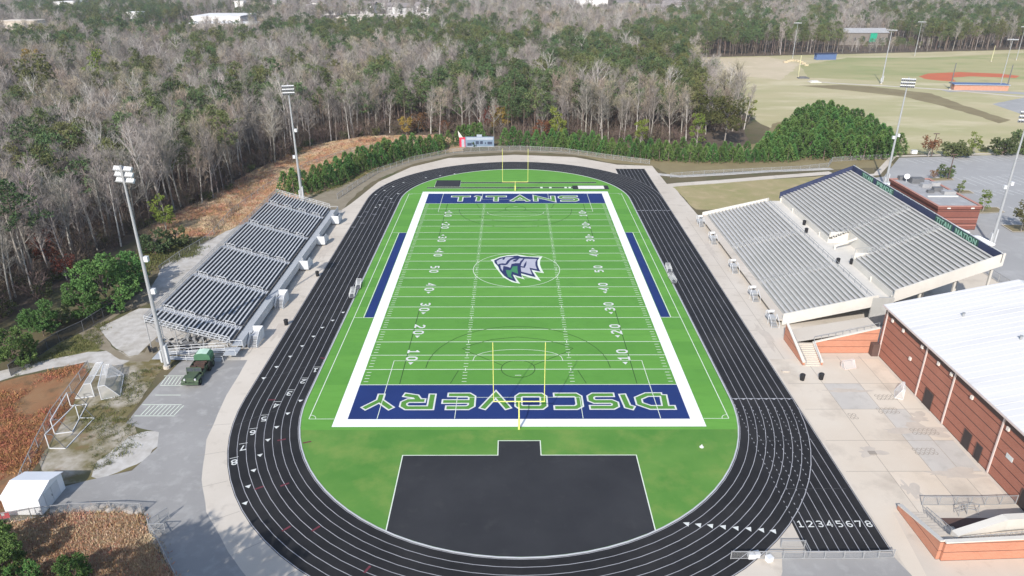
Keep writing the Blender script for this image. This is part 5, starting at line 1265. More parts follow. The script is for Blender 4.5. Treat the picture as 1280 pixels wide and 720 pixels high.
# ------------------------------------------------------------------ vegetation
def rvec(r): 
    z = r.uniform(-1, 1); a = r.uniform(0, 2*PI); q = math.sqrt(1-z*z); return Vector((q*math.cos(a), q*math.sin(a), z))
def blade(mb, p, d, ln, wd, r, mi=0):
    d = d.normalized(); s = d.cross(rvec(r))
    if s.length < 1e-3: s = Vector((1, 0, 0))
    s = s.normalized()*wd/2; e = p+d*ln
    mb.face([p-s*.35, p+d*ln*.5-s, e, p+d*ln*.5+s], mi)
def burst(mb, c, n, ln, wd, r, up=.3, mi=0):
    for _ in range(n):
        d = rvec(r); d.z += up; blade(mb, c+rvec(r)*ln*.25, d, ln*r.uniform(.6, 1.15), wd*r.uniform(.7, 1.3), r, mi)
def bent(p, d, ln, n, r, wob, lift=0.0):
    pts = [Vector(p)]; d = d.normalized()
    for k in range(n):
        d = (d+rvec(r)*wob+Vector((0, 0, lift))).normalized(); pts.append(pts[-1]+d*ln/n)
    return pts, d
def bare_tree(seed, h=22, spread=1.0, twig=1.0, limb=1.0):
    r = random.Random(seed); t, c = MB(), MB()
    pts, d = bent((0, 0, -.3), Vector((r.uniform(-.05, .05), r.uniform(-.05, .05), 1)), h*.86, 6, r, .05, .02)
    rs = [.26*h/22*(1-.13*k) for k in range(7)]; t.tube(pts, rs, 6)
    def on(f): x = f*6; k = min(5, int(x)); return pts[k].lerp(pts[k+1], x-k)
    nl = r.randint(11, 15)
    for i in range(nl):
        f = .36+.62*(i/nl)**.85; p = on(min(.99, f)); a = i*2.4+r.uniform(-.5, .5); el = r.uniform(.55, 1.05)+.25*f
        d = Vector((math.cos(a)*math.cos(el), math.sin(a)*math.cos(el), math.sin(el))); ln = h*(.40-.26*f)*r.uniform(.8, 1.25)*spread
        bp, bd = bent(p, d, ln, 3, r, .16, .06); c.tube(bp, [.12*limb*h/22, .09*limb*h/22, .06*limb*h/22, .025], 4, 0, False)
        for j in range(r.randint(5, 7)):
            g = .25+.75*j/6; x = min(2.999, g*3); k = int(x); q = bp[k].lerp(bp[k+1], x-k); dd = (bd+rvec(r)*.85+Vector((0, 0, .3))).normalized()
            sp, sd = bent(q, dd, ln*.48*r.uniform(.7, 1.2), 2, r, .2, .05); c.tube(sp, [.05*limb, .036*limb, .015], 3, 0, False)
            for _ in range(int(13*twig)):
                y = r.uniform(.1, 2); k = min(1, int(y)); q2 = sp[k].lerp(sp[k+1], y-k); dd2 = (sd+rvec(r)*.9+Vector((0, 0, .35))); blade(c, q2, dd2, r.uniform(.9, 2.1)*h/22, r.uniform(.035, .062), r, 1)
    return t, c
def pine(seed, h=22):
    r = random.Random(seed); t, c = MB(), MB()
    pts, d = bent((0, 0, -.3), Vector((0, 0, 1)), h*.95, 6, r, .025, .02); t.tube(pts, [.25*h/22*(1-.14*k) for k in range(7)], 6)
    base = r.uniform(.48, .64); n = 26
    for i in range(n):
        f = base+(1-base)*i/(n-1); x = min(5.999, f*6*.99); k = int(x); p = pts[k].lerp(pts[k+1], x-k); u = (f-base)/(1-base)
        R = (4.9*h/22)*(1-(abs(u-.28)/.75)**2)*r.uniform(.55, 1.1)+.5; a = i*2.4+r.uniform(-.6, .6); d = Vector((math.cos(a), math.sin(a), r.uniform(-.05, .35)+.25*u))
        e = p+d*R; t.tube([p, e], [.06, .025], 3, 0, False)
        for g in (.45, .72, 1.0):
            if R*g < .5: continue
            q = p+d*R*g+rvec(r)*.45; burst(c, q, 11, r.uniform(.75, 1.15)*h/22, .26*h/22, r, .35)
            if r.random() < .7: burst(c, q+rvec(r)*.9, 6, .8*h/22, .24*h/22, r, .35)
    burst(c, pts[-1]+Vector((0, 0, .2)), 12, .9, .22, r, .8)
    return t, c
def young_pine(seed, h=6, rad=1.7):
    r = random.Random(seed); t, c = MB(), MB(); t.tube([(0, 0, -.2), (0, 0, h*.5), (0, 0, h*.97)], [.13, .08, .02], 5)
    n = 130
    for i in range(n):
        u = (i/n)**.9; z = .25+u*(h-.4); R = rad*(1-u**1.25)*math.sqrt(r.uniform(.25, 1.1))+.05; a = i*2.4+r.uniform(-.7, .7)
        p = Vector((R*math.cos(a), R*math.sin(a), z)); o = Vector((math.cos(a), math.sin(a), .55)); 
        for _ in range(8): blade(c, p, o+rvec(r)*.9, r.uniform(.4, .8), r.uniform(.15, .25), r)
    burst(c, Vector((0, 0, h-.3)), 9, .6, .12, r, 1.4)
    return t, c
def leafy(seed, h=9, rad=4, trunk=.3, n=150, leaf=.5, per=10, flat=.75):
    r = random.Random(seed); t, c = MB(), MB(); pts, d = bent((0, 0, -.2), Vector((0, 0, 1)), h*.75, 4, r, .07, .05); t.tube(pts, [.05*h*(.55-.1*k)*.6 for k in range(5)], 6)
    lobes = [(Vector((0, 0, h*(.5+trunk/2))), rad*.7)]
    for k in range(15):
        a = k*2.4; z = h*(trunk+.1+(1-trunk-.2)*r.random()); q = rad*.62*math.sqrt(max(.1, 1-((z/h-(trunk+1)/2)/(.55*(1-trunk)+.1))**2))
        p = Vector((q*math.cos(a), q*math.sin(a), z)); lobes.append((p, rad*r.uniform(.22, .46))); x = min(3.99, 4*min(1, max(.2, z/h-.15))); k2 = int(x); s = pts[k2].lerp(pts[k2+1], x-k2); t.tube([s, s.lerp(p, .6)+Vector((0, 0, .2)), p], [.07, .05, .02], 4, 0, False)
    for i in range(n):
        p, R = lobes[r.randrange(len(lobes))]; q = p+Vector((*(rvec(r)*R*r.uniform(.6, 1.05)),)); 
        q.z = p.z+(q.z-p.z)*flat
        if q.z < .15: q.z = .15+r.random()*.3
        burst(c, q, per, leaf, leaf*.55, r, .25)
    return t, c
KIND = {}
def kind(name, gen, nvar, mats, *a, **kw):
    L = []
    for k in range(nvar):
        t, c = gen(100*len(KIND)+k+1, *a, **kw); L.append((t, c))
    KIND[name] = (L, mats, [None]*nvar)
kind('bare_tree', bare_tree, 6, ('bark_pale', ['bark_pale', 'twigs']), 22, .82, .85, .9)
kind('bare_slender', bare_tree, 3, ('bark_white', ['bark_pale', 'twigs']), 21, .55, .7, .8)
kind('bare_tan', bare_tree, 3, ('bark_pale', ['bark_dark', 'twigs_tan']), 20, 1.05, 1.0)
kind('bare_dark', bare_tree, 3, ('bark_dark', ['bark_dark', 'twigs_dark']), 20, .9, .6)
kind('bare_white', bare_tree, 4, ('bark_white', ['bark_white', 'twigs_pale']), 23, 1.05, .5, 1.0)
kind('pine_tree', pine, 6, ('bark_pine', ['needles']), 22)
kind('pine_olive', pine, 4, ('bark_pine', ['needles_olive']), 21)
kind('young_pine', young_pine, 5, ('bark_pine', ['needles_bright']), 6, 2.3)
kind('olive_tree_crown', leafy, 2, ('bark_pale', ['leaf_olive']), 15, 5.6, .3, 620, .48, 11)
kind('yellow_tree', leafy, 2, ('bark_pale', ['leaf_yellow']), 8, 2.8, .12, 260, .36, 9)
kind('rust_tree', leafy, 2, ('bark_pale', ['leaf_rust']), 8, 3.2, .1, 260, .36, 8)
kind('lime_tree', leafy, 2, ('bark_pale', ['leaf_lime']), 12, 3.2, .15, 380, .38, 10)
kind('green_bush', leafy, 3, ('bark_pine', ['needles_bright']), 6, 3.2, .02, 820, .27, 14)
kind('dark_bush', leafy, 2, ('bark_pine', ['needles']), 4, 2.6, .02, 300, .33, 11)
NAMES = dict(pine_olive='pine_tree', bare_slender='bare_tree', bare_tan='bare_tree', bare_dark='bare_tree', bare_white='bare_tree', olive_tree_crown='leafy_tree', yellow_tree='autumn_tree', rust_tree='autumn_tree', lime_tree='leafy_tree', green_bush='evergreen_bush', dark_bush='evergreen_bush')
CATS = dict(pine_olive='pine tree', bare_slender='bare tree', bare_tree='bare tree', bare_tan='bare tree', bare_dark='bare tree', bare_white='bare tree', pine_tree='pine tree', young_pine='young pine', olive_tree_crown='tree', yellow_tree='autumn tree', rust_tree='autumn tree', lime_tree='tree', green_bush='bush', dark_bush='bush')
trnd = random.Random(77)
def plant(k, x, y, sc=1.0, label='', group=None, var=None, z=0.0):
    L, mats, roots = KIND[k]; v = trnd.randrange(len(L)) if var is None else var
    rz = trnd.uniform(0, 2*PI); s = (sc*trnd.uniform(.9, 1.1), sc*trnd.uniform(.9, 1.1), sc) if not isinstance(sc, tuple) else sc
    if roots[v] is None:
        t = thing(NAMES.get(k, k), label, CATS[k], (0, 0, 0)); a, b = L[v]
        a.build('trunk', mats[0], t, True); b.build('crown', mats[1], t, True); roots[v] = t
        t.location = (x, y, z); t.rotation_euler = (0, 0, rz); t.scale = s
        if group: t['group'] = group
        return t
    r = dup(roots[v], (x, y, z), rz, s, label, group)
    if not group and 'group' in r: del r['group']
    return r

def stuff(name, label, cat, protos, pts, mats):
    """one object: the plants of a mass, set out on its own points by geometry nodes; pts = (x, y, z, turn, scale, which)"""
    V, F, MI, PV, PF = [], [], [], [], []
    for k, mb in enumerate(protos):
        o = len(V); V += [(v[0], v[1], v[2]) for v in mb.v]; F += [tuple(i+o for i in f) for f in mb.f]; MI += mb.m; PV += [k+1]*len(mb.v)
    n0 = len(V); V += [(p[0], p[1], p[2]) for p in pts]
    me = bpy.data.meshes.new(name); me.from_pydata(V, [], F)
    for m in mats: me.materials.append(M[m])
    me.polygons.foreach_set('material_index', MI)
    pa = me.attributes.new('proto', 'INT', 'POINT'); pa.data.foreach_set('value', PV+[0]*len(pts))
    for nm, idx, ty in (('turn', 3, 'FLOAT'), ('size', 4, 'FLOAT'), ('pick', 5, 'INT')):
        at = me.attributes.new(nm, ty, 'POINT'); at.data.foreach_set('value', [0]*n0+[p[idx] for p in pts])
    ob = bpy.data.objects.new(name, me); C.objects.link(ob); tag(ob, label, cat, None, 'stuff')
    g = bpy.data.node_groups.new(name, 'GeometryNodeTree'); g.interface.new_socket('Geometry', in_out='INPUT', socket_type='NodeSocketGeometry'); g.interface.new_socket('Geometry', in_out='OUTPUT', socket_type='NodeSocketGeometry')
    N, L = g.nodes, g.links; gi, go = N.new('NodeGroupInput'), N.new('NodeGroupOutput')
    def attr(nm, ty='FLOAT'):
        a = N.new('GeometryNodeInputNamedAttribute'); a.data_type = ty; a.inputs[0].default_value = nm; return next(s for s in a.outputs if s.enabled)
    def sel(k):
        c = N.new('FunctionNodeCompare'); c.data_type = 'INT'; c.operation = 'EQUAL'; ins = [s for s in c.inputs if s.enabled]; L.new(attr('proto', 'INT'), ins[0]); ins[1].default_value = k
        s = N.new('GeometryNodeSeparateGeometry'); s.domain = 'POINT'; L.new(gi.outputs[0], s.inputs[0]); L.new(c.outputs[0], s.inputs[1]); return s.outputs[0]
    join = N.new('GeometryNodeJoinGeometry')
    for k in range(len(protos), 0, -1):      # linked last comes first
        ti = N.new('GeometryNodeGeometryToInstance'); L.new(sel(k), ti.inputs[0]); L.new(ti.outputs[0], join.inputs[0])
    ip = N.new('GeometryNodeInstanceOnPoints'); L.new(sel(0), ip.inputs['Points']); L.new(join.outputs[0], ip.inputs['Instance']); ip.inputs['Pick Instance'].default_value = True
    L.new(attr('pick', 'INT'), ip.inputs['Instance Index'])
    cx = N.new('ShaderNodeCombineXYZ'); L.new(attr('turn'), cx.inputs[2]); er = N.new('FunctionNodeEulerToRotation'); L.new(cx.outputs[0], er.inputs[0]); L.new(er.outputs[0], ip.inputs['Rotation'])
    L.new(attr('size'), ip.inputs['Scale']); L.new(ip.outputs[0], go.inputs[0])
    md = ob.modifiers.new('set_out', 'NODES'); md.node_group = g
    return ob
def merged_all(ks):
    P, Ms = [], []
    for k in ks:
        p, m = merged(k); o = len(Ms); Ms += m
        for q in p: q.m = [i+o for i in q.m]; P.append(q)
    return P, Ms
def merged(k):
    """trunk and crown of a kind as single prototypes with both materials"""
    L, mats, _ = KIND[k]; out = []; cm = mats[1]
    for t, c in L:
        m = MB(); m.v = list(t.v)+list(c.v); o = len(t.v); m.f = list(t.f)+[tuple(i+o for i in f) for f in c.f]; m.m = [0]*len(t.f)+[q+1 for q in c.m]; out.append(m)
    return out, [mats[0]]+list(cm)

# where the evergreens stand, read from the photograph: (column, row, half width, half height, chance, size)
EVER = [(240, 138, 45, 26, .95), (185, 146, 25, 14, .8), (62, 214, 40, 24, .6), (137, 178, 34, 14, .75), (325, 112, 38, 17, .9), (265, 80, 22, 20, .8), (20, 122, 24, 16, .85), (75, 118, 28, 20, .6),
        (459, 100, 18, 22, .6), (484, 96, 18, 20, .9), (497, 130, 22, 20, .95), (578, 98, 18, 22, .9), (631, 60, 36, 18, .95), (619, 100, 38, 18, .65), (650, 125, 22, 24, .95), (666, 47, 20, 9, .9), (712, 58, 20, 22, .95),
        (744, 70, 50, 26, .95), (712, 78, 22, 18, .9), (672, 106, 14, 18, .6), (800, 62, 50, 24, .95), (841, 86, 34, 22, .95), (868, 100, 14, 16, .95), (795, 100, 40, 14, .6), (470, 38, 145, 15, .95), (560, 45, 52, 22, .95), (285, 52, 50, 9, .7),
        (60, 52, 75, 10, .85), (120, 12, 120, 12, .9), (170, 28, 70, 16, .8), (230, 40, 18, 14, .9), (310, 8, 40, 8, .6), (890, 45, 120, 16, .97), (900, 20, 70, 10, .85), (1010, 48, 50, 18, .9), (1030, 20, 20, 14, .8), (1180, 40, 75, 22, .85), (1250, 25, 50, 20, .75),
        (1140, 15, 60, 12, .7), (560, 12, 30, 8, .6), (900, 5, 90, 6, .6), (180, 100, 18, 26, .6), (360, 75, 25, 14, .35), (60, 160, 26, 16, .4), (600, 85, 30, 20, .85), (690, 95, 26, 20, .85), (540, 110, 18, 18, .6), (830, 112, 45, 14, .55), (100, 200, 30, 20, .5), (160, 110, 26, 20, .55), (210, 112, 26, 18, .55), (300, 150, 20, 16, .5), (390, 110, 20, 16, .5), (420, 62, 30, 14, .45), (750, 110, 30, 14, .5), (640, 30, 40, 10, .5)]
def ever_chance(x, y):
    u, v = UV(x, y, 14); b = .10
    for cu, cv, a, c, p in EVER:
        q = ((u-cu)/a)**2+((v-cv)/c)**2
        if q < 1: b = max(b, p*(.76 if cu < 600 and cv > 60 else .9))
    return b
SPECIAL = []   # (x, y, radius) kept clear for trees placed by hand
def hand(k, u, v, sc, label, group=None, z=0.0, clear=0):
    x, y = G(u, v); plant(k, x, y, sc, label, group)
    if clear: SPECIAL.append((x, y, clear))
def crown(k, u, v, sc, label, clear=6):
    x, y = G(u, v, 15); plant(k, x, y, sc, label); SPECIAL.append((x, y, clear)); LOWER.append((x, y))
LOWER = []
hand('yellow_tree', 508, 170, 1.0, 'golden autumn tree at the wood edge left of the scoreboard, lower of the pair', clear=4)
hand('rust_tree', 524, 166, 1.05, 'rusty brown autumn tree beside the golden one left of the scoreboard', clear=4)
hand('rust_tree', 556, 168, .75, 'reddish brown low tree at the wood edge just left of the scoreboard', clear=3)
hand('yellow_tree', 626, 168, 1.45, 'tall golden autumn tree behind the right half of the scoreboard', clear=4)
hand('rust_tree', 612, 164, 1.3, 'orange brown autumn tree behind the scoreboard', clear=4)
hand('rust_tree', 677, 178, 1.2, 'slim orange autumn tree in the wood right of the scoreboard', clear=3)
hand('lime_tree', 697, 180, 1.15, 'narrow yellow-green tree in the wood right of the orange one', clear=4)
hand('lime_tree', 800, 186, .9, 'thin yellow-green sapling at the edge of the wood above the young pines', clear=3)
hand('lime_tree', 870, 184, 1.0, 'yellow-green tree beside the broad olive tree at the right end of the wood', clear=5)
hand('olive_tree_crown', 905, 182, 1.2, 'broad olive-grey tree at the right end of the wood above the hedge', clear=8)
hand('olive_tree_crown', 882, 168, 1.0, 'rounded olive tree behind the broad one at the right end of the wood', clear=6)
hand('lime_tree', 936, 152, .85, 'bright green small tree at the tip of the wood by the tan field', clear=4)
crown('olive_tree_crown', 46, 92, 1.55, 'large olive and gold tree in the wood at the far left', clear=9)
crown('lime_tree', 115, 82, 1.95, 'tall lime green tree in the wood left of the far dark pines', clear=8)
crown('yellow_tree', 38, 72, 2.6, 'yellowing tree behind the large olive tree at the far left', clear=7)
hand('lime_tree', 208, 290, .8, 'yellow-green small tree under the bare trunks near the first light pole', clear=4)
hand('rust_tree', 62, 330, 1.0, 'dark rust leafed tree among bare trees at the left edge', clear=4)
hand('rust_tree', 84, 350, .8, 'rust leafed low tree right of its taller twin at the left edge', clear=3)
hand('rust_tree', 20, 268, .9, 'brown leafed tree among bare trunks at the left picture edge', clear=4)
hand('green_bush', 138, 386, 1.75, 'huge bright green bush behind the dark screened fence')
hand('green_bush', 108, 396, 1.15, 'bright green bush at the left foot of the huge one by the screened fence')
hand('green_bush', 163, 362, 1.25, 'bright green bush on the right of the huge one by the screened fence')
hand('green_bush', 55, 420, 1.05, 'middle green bush along the screened fence, behind the grass patch')
hand('green_bush', 22, 458, 1.15, 'green bush at the left end of the screened fence')
hand('dark_bush', 195, 318, 1.3, 'dark bush below the yellow-green tree by the first light pole')
hand('dark_bush', 222, 308, 1.1, 'dark bush on the slope between the wood and the metal bleachers')
hand('dark_bush', 75, 405, .9, 'dark bush between the two green ones along the screened fence')
BG = 'evergreen bushes at the lower left corner'
for (x, y, s, lab) in ((-57.5, -81.8, .95, 'dark green bush in the lower left corner of the shrub bank'), (-54.6, -83.6, .8, 'dark green bush right of the corner bush at the lower left'), (-46.6, -84.4, .62, 'green bush at the bottom edge of the shrub bank near the road'), (-62.5, -82.0, .8, 'green bush at the far lower left beyond the shed'), (-51.0, -85.6, .6, 'green bush below the rusty shrubs at the bottom of the bank')):
    plant('green_bush', x, y, s, lab, BG)
ST = 'tall pines beside the road behind the viewpoint'
for x, y, s in ((-47.5, -104, 1.0), (-42, -106, 1.0), (-37, -110, 1.0), (-45, -109, 1.05), (-33, -114, .95), (-40, -111, 1.0), (-47, -113, 1.0), (-36, -116, 1.0), (-44, -105, .95), (-50, -111, 1.05), (-39, -106.5, .85), (-43, -115, 1.0), (-46, -101.5, .8), (-34.5, -108, .8)):
    plant('pine_tree', x, y, s, 'tall pine below the lower left corner that shades the service road', ST)
for x, y, s in ((-46.5, -104, 1.3), (-41, -107, 1.35), (-36, -111, 1.3), (-45.5, -110, 1.35), (-39, -114, 1.4), (-33, -116, 1.3), (-44, -101, 1.0)):
    plant('olive_tree_crown', x, y, s, 'broad leafy tree below the lower left corner that shades the service road', 'broad trees beside the road behind the viewpoint')
# parking lot trees
hand('lime_tree', 1228, 265, .50, 'yellow-green tree on a kerbed island of the parking lot')
hand('lime_tree', 1199, 242, .36, 'small yellow-green tree behind the concession roof in the parking lot')
hand('dark_bush', 1181, 222, 1.0, 'green shrub beside the dark lamp post in the parking lot')
hand('rust_tree', 1166, 224, .42, 'leafless rusty shrub left of the green one by the parking lot lamp')
hand('olive_tree_crown', 1276, 290, .5, 'dark olive tree on the parking island at the right picture edge')
hand('rust_tree', 1160, 196, 1.0, 'round rust and olive tree beyond the rear kerb of the parking lot')
hand('dark_bush', 1189, 196, 1.4, 'dark shrub beside the rust tree behind the parking lot')
hand('lime_tree', 1215, 195, .72, 'airy light green tree on the field behind the parking lot')
hand('dark_bush', 1200, 197, 1.2, 'low dark shrub under the airy green tree behind the parking lot')
hand('dark_bush', 1252, 194, 1.7, 'wide dark bush at the rear kerb near the right picture edge')
hand('dark_bush', 1276, 192, 1.9, 'wide dark bush at the right picture edge behind the parking lot')
hand('dark_bush', 1230, 190, .6, 'small round shrub between the airy tree and the wide bushes')

# young pines: belts behind the far fence and the dense clump by the lawn
def along(pts, step):
    out = []; L = [Vector(p) for p in pts]; acc = 0
    for k in range(len(L)-1):
        d = (L[k+1]-L[k]).length; s = acc
        while s < d: out.append(L[k].lerp(L[k+1], s/d)); s += step
        acc = s-d
    return out
HL = [(-57, 53), (-50.5, 63), (-45.5, 77), (-36, 92.5), (-24, 102.5), (-17, 106.5)]
GL = 'young pines in the belt left of the scoreboard'; nL = 0
for off, st, s0 in ((2.4, 2.5, .85), (5.2, 2.8, 1.05), (8.2, 3.4, 1.0)):
    for p in along(HL, st):
        if p.x > -22.5 and p.y+off < 112: continue
        c = Vector((0, 40)); d = (p-c).normalized(); q = p+d*(off+trnd.uniform(-.7, .7)); plant('young_pine', q.x+trnd.uniform(-.6, .6), q.y, s0*trnd.uniform(.75, 1.15), 'bushy young pine in the green belt between the far bend and the orange slope', GL)
for k in range(6): plant('young_pine', -3+k*2.6+trnd.uniform(-.5, .5), 112.5-k*.7, trnd.uniform(.9, 1.2), 'bushy young pine in the short belt just right of the scoreboard', 'young pines right of the scoreboard')
for k in range(4): plant('young_pine', -18+k*1.9, 114.8+trnd.uniform(-.5, .5), trnd.uniform(1.0, 1.3), 'young pine standing close behind the scoreboard', 'young pines behind the scoreboard')
HR = [(13, 109), (24, 103), (33, 97.5), (44, 93), (60, 89), (76, 89), (92, 91)]
for off, st, s0 in ((0, 2.3, .9), (3.0, 2.6, 1.1)):
    for p in along(HR, st): plant('young_pine', p.x+trnd.uniform(-.6, .6), p.y+off+trnd.uniform(-.6, .6), s0*trnd.uniform(.8, 1.1), 'bushy young pine in the long belt between the wood and the dry lawn', 'young pines in the belt above the dry lawn')
CL = [(80, 91), (96, 91.5), (125, 90), (136, 112), (138, 150), (134, 176), (118, 158), (98, 128)]
y = 94.0
while y < 176:
    x = 78.0
    while x < 136:
        px, py = x+trnd.uniform(-1.1, 1.1), y+trnd.uniform(-1.1, 1.1)
        if inpoly(px, py, CL): plant('young_pine', px, py, (lambda q: (q*1.2, q*1.2, q))(trnd.uniform(.8, 1.25)), 'bushy young pine in the dense bright green clump below the tan field', 'young pines in the dense clump below the tan field')
        x += 4.1
    y += 3.9
# the wood
cand = []; wr = random.Random(5); y = -60.0
while y < 1480:
    dist = y-CAM.y; s = 4.5+max(0, dist-160)*.0048; half = dist*.76+70; x = -half
    while x < half:
        px, py = x+wr.uniform(-.48, .48)*s, y+wr.uniform(-.48, .48)*s; x += s
        if not inpoly(px, py, WOOD): continue
        u, v = UV(px, py, 20)
        if v < -45 or u < -190 or u > 1470 or v > 620: continue
        if any((px-a)**2+(py-b_)**2 < c*c for a, b_, c in SPECIAL): continue
        sc = wr.uniform(.66, 1.12); skip = False
        for xa, xb, yb, dd, vb in BLD:
            if xa-8 < px < xb+8:
                if yb-5 < py < yb+dd+5: skip = True
                elif yb-140 < py <= yb-5: sc *= ((.5 if py < yb-30 else .33) if vb < 900 else (.55 if py > yb-60 else 1))
        if skip: continue
        for a, b_ in LOWER:
            if a-9 < px-(b_-py)*.0 < a+12 and b_-42 < py < b_: sc *= .62
        if 62 < px < 100 and py < 135: continue
        e = ever_chance(px, py); ev = wr.random() < e
        if ev and e > .5: sc = min(1.1, sc*1.02)
        cand.append(((px-CAM.x)**2+dist*dist, px, py, sc, ev))
    y += s*.93
BK = ['bare_slender', 'bare_tree', 'bare_tan', 'bare_dark', 'bare_white']; BVAR = {}; o_ = 0
for k in BK: BVAR[k] = o_; o_ += len(KIND[k][0])
BLAB = dict(bare_slender='slender leafless pale trunked', bare_tree='leafless grey', bare_tan='leafless tan twigged', bare_dark='leafless dark brown', bare_white='leafless white barked')
cand.sort(); NB = NP = 0; far_b, far_p = [], []
for d2, px, py, sc, ev in cand:
    vis = -10 < UV(px, py, 14)[0] < 1290 and UV(px, py, 16)[1] < 560
    zone = 'behind the metal bleachers' if py < 62 else ('above the orange slope' if px < -20 else ('behind the scoreboard' if px < 35 else 'above the young pine belt'))
    if py > 190: zone = 'well behind its front edge'
    if ev:
        ol = noise.noise((px*.02, py*.02, 8.1))+wr.uniform(-.4, .4) > .12
        if NP < 140 and vis: NP += 1; plant('pine_olive' if ol else 'pine_tree', px, py, sc*trnd.uniform(.78, .98), ('tall olive green pine in the wood ' if ol else 'tall dark green pine in the wood ')+zone, ('olive' if ol else 'dark')+' pine trees '+zone)
        else: far_p.append((px, py, 0, wr.uniform(0, 6.28), sc*wr.uniform(.8, 1.0), wr.randrange(6) if not ol else 6+wr.randrange(4)))
    else:
        q = noise.noise((px*.018, py*.018, 3.1))+wr.uniform(-.55, .55); kd = 'bare_tan' if q > .38 else ('bare_dark' if q < -.42 else ('bare_white' if wr.random() < .09 else ('bare_slender' if wr.random() < (.6 if py < 170 else .2) else 'bare_tree')))
        if NB < 290 and vis: NB += 1; plant(kd, px, py, sc, BLAB[kd]+' tree in the wood '+zone, BLAB[kd]+' trees '+zone)
        else: far_b.append((px, py, 0, wr.uniform(0, 6.28), sc*wr.uniform(.85, 1.08), BVAR[kd]+wr.randrange(len(KIND[kd][0]))))
pr, ms = merged_all(BK); stuff('bare_wood', 'far spread of leafless grey-brown trees filling the wood to the skyline', 'wood', pr, far_b, ms)
pr, ms = merged_all(['pine_tree', 'pine_olive']); stuff('pine_wood', 'far belts and patches of dark green pines filling the wood to the skyline', 'wood', pr, far_p, ms)
# undergrowth at the foot of the wood, dry tufts on the banks
def tuft(seed, n, ln, wd, up, rad=.35):
    r = random.Random(seed); m = MB()
    for _ in range(n):
        p = Vector((r.gauss(0, rad), r.gauss(0, rad), 0)); d = rvec(r)*.8; d.z = abs(d.z)*.6+up; blade(m, p, d, ln*r.uniform(.5, 1.2), wd*r.uniform(.7, 1.4), r)
    return m
def brush(seed):
    r = random.Random(seed); m = MB()
    for _ in range(7):
        a = r.uniform(0, 6.28); d = Vector((math.cos(a)*.45, math.sin(a)*.45, 1)); pts, dd = bent((r.uniform(-.4, .4), r.uniform(-.4, .4), 0), d, r.uniform(2, 4), 3, r, .15); m.tube(pts, [.035, .03, .02, .01], 3, 0, False)
        for _ in range(16): k = r.randrange(1, 3); blade(m, pts[k].lerp(pts[k+1], r.random()), dd+rvec(r)*.9, r.uniform(.5, 1.2), .06, r)
    return m
pts = []; ur = random.Random(9)
for d2, px, py, sc, ev in cand:
    if d2 < 330**2:
        for _ in range(4): pts.append((px+ur.uniform(-3.5, 3.5), py+ur.uniform(-3.5, 3.5), 0, ur.uniform(0, 6.28), ur.uniform(.5, 1.9)**1.0, ur.randrange(3)))
D('brush', (.17, .125, .10), (.13, .10, .08), .3, vary=.25)
stuff('undergrowth', 'tangle of brown leafless brush under the near trees of the wood', 'undergrowth', [brush(k) for k in (1, 2, 3)], [p for p in pts if inpoly(p[0], p[1], WOOD)]+[(-84+ur.uniform(-6, 12), 15+ur.random()*60, 0, ur.uniform(0, 6.28), ur.uniform(.25, .7), ur.randrange(3)) for _ in range(110)]+[(ur.uniform(-62, -22), 118+ur.uniform(-8, 8), 0, ur.uniform(0, 6.28), ur.uniform(.25, .6), ur.randrange(3)) for _ in range(60)], ['brush'])
stuff('evergreen_scrub', 'low olive green scrub under the front trees of the wood', 'scrub', [leafy(900+k, 2.2, 1.7, .02, 90, .26, 10)[1] for k in (1, 2)], [(p[0]+1, p[1]+1, 0, p[3], p[4]*.75, p[5] % 2) for p in pts[::9] if inpoly(p[0], p[1], WOOD)], ['needles_olive'])
def fill(poly, n, seed, smin, smax, nv, gate=None):
    r = random.Random(seed); xs = [p[0] for p in poly]; ys = [p[1] for p in poly]; out = []; tries = 0
    while len(out) < n and tries < n*12:
        tries += 1; x, y = r.uniform(min(xs), max(xs)), r.uniform(min(ys), max(ys))
        if not inpoly(x, y, poly): continue
        g = noise.noise((x*.12, y*.12, seed))
        if gate is not None and g+r.uniform(-.25, .25) < gate: continue
        out.append((x, y, 0.0, r.uniform(0, 6.28), r.uniform(smin, smax), r.randrange(nv)))
    return out
rust = [tuft(k, 30, .7, .09, .55, .45) for k in (1, 2, 3)]
SLOPE = [(-68, 30), (-73, 21), (-84, 19), (-90, 25), (-87, 41), (-84, 57), (-81, 81), (-73, 112), (-55, 128), (-30, 129), (-20, 121), (-29, 108), (-43, 93), (-53, 74), (-58, 58), (-60, 50)]
BANK = GP([(-60, 492), (0, 480), (60, 466), (102, 456), (98, 480), (66, 538), (35, 596), (10, 632), (-60, 650)])
LOWB = GP([(-60, 672), (0, 662), (60, 650), (130, 643), (168, 646), (180, 676), (206, 722), (215, 760), (-60, 780)])
stuff('dry_grass', 'rusty orange broomsedge covering the slope between the bleachers and the wood', 'dry grass', rust, fill(SLOPE, 4600, 3, .5, 1.15, 3, -.05), ['dry_rust'])
stuff('dry_grass', 'tan dry grass mixed into the slope between the bleachers and the wood', 'dry grass', [tuft(k, 28, .65, .09, .55, .45) for k in (5, 6, 7)], fill(SLOPE, 5200, 4, .5, 1.1, 3, -.15), ['dry_tan'])
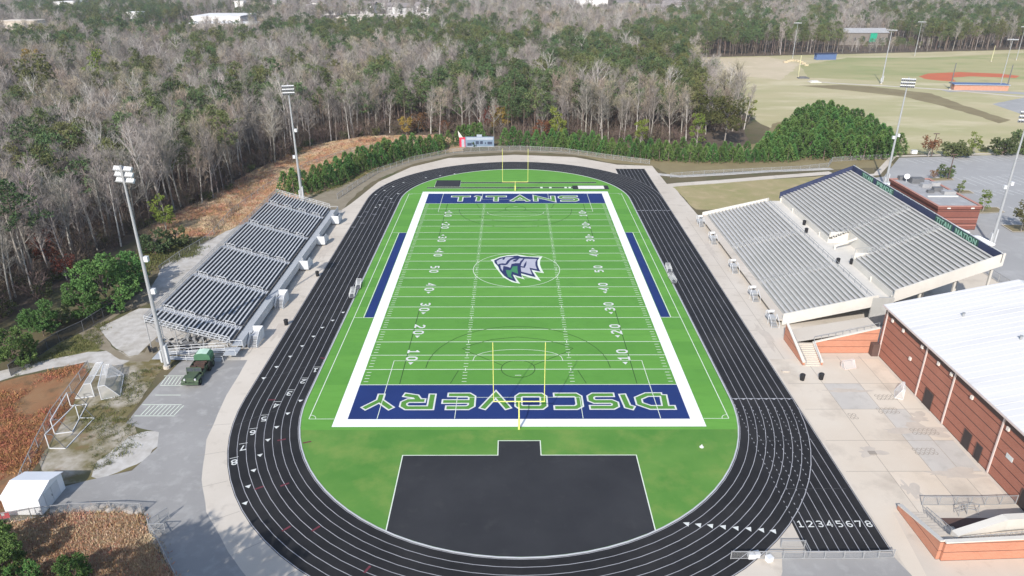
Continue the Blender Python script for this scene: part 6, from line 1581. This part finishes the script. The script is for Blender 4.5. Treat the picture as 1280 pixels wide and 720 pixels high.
stuff('dry_weeds', 'rust coloured weeds on the red bank at the left edge', 'weeds', [tuft(k, 26, .5, .09, .4, .5) for k in (8, 9)], fill(BANK, 1500, 6, .4, 1.1, 2, .02), ['dry_red'])
stuff('dry_shrubs', 'dense rusty brown shrubs covering the bank at the lower left', 'shrubs', [tuft(k, 150, .5, .075, .3, .6) for k in (11, 12, 13)], fill(LOWB, 800, 7, .5, 1.25, 3), ['dry_rust'])
stuff('dry_shrubs', 'pale tan shrubs mixed among the rusty ones at the lower left', 'shrubs', [tuft(k, 150, .5, .07, .3, .6) for k in (14, 15)], fill(LOWB, 1200, 8, .5, 1.15, 2), ['dry_tan'])
D('weed_green', (.10, .115, .035), (.14, .14, .05), .5, vary=.2)
stuff('weeds', 'olive green weeds along the fence foot and the grassy verge', 'weeds', [tuft(k, 16, .45, .09, .8) for k in (16, 17)],
      fill(GP([(12, 474), (75, 432), (105, 416), (135, 400), (125, 436), (60, 450)]), 260, 9, .4, 1.0, 2)+fill(GP([(205, 456), (160, 520), (185, 545), (150, 575), (115, 590), (100, 520), (150, 470)]), 420, 10, .3, .9, 2, 0.0)+fill([(-58, 50), (-51, 60), (-45, 76), (-36, 91), (-24, 101), (-20, 106), (-34, 97), (-50, 72)], 500, 12, .5, 1.2, 2)
      +fill([p for p in SLOPE], 420, 33, .4, 1.0, 2, .12)+fill(GP([(150, 330), (205, 300), (255, 300), (250, 318), (200, 334), (165, 352)]), 500, 14, .6, 1.6, 2), ['weed_green'])

# the air: pale even haze over the whole valley
b = MB(); b.box(-2450, -2450, -1, 2450, 2450, 95)
hz = bpy.data.materials.new('haze_air'); hz.use_nodes = True; hn = hz.node_tree.nodes; hn.clear(); ho = hn.new('ShaderNodeOutputMaterial'); hv = hn.new('ShaderNodeVolumePrincipled')
hv.inputs['Color'].default_value = (.92, .95, 1, 1); hv.inputs['Density'].default_value = .00013; hv.inputs['Anisotropy'].default_value = .2; hz.node_tree.links.new(hv.outputs[0], ho.inputs['Volume'])
M['haze_air'] = hz; tag(b.build('haze', 'haze_air'), 'thin pale haze lying over the whole valley', 'haze', kind='stuff')
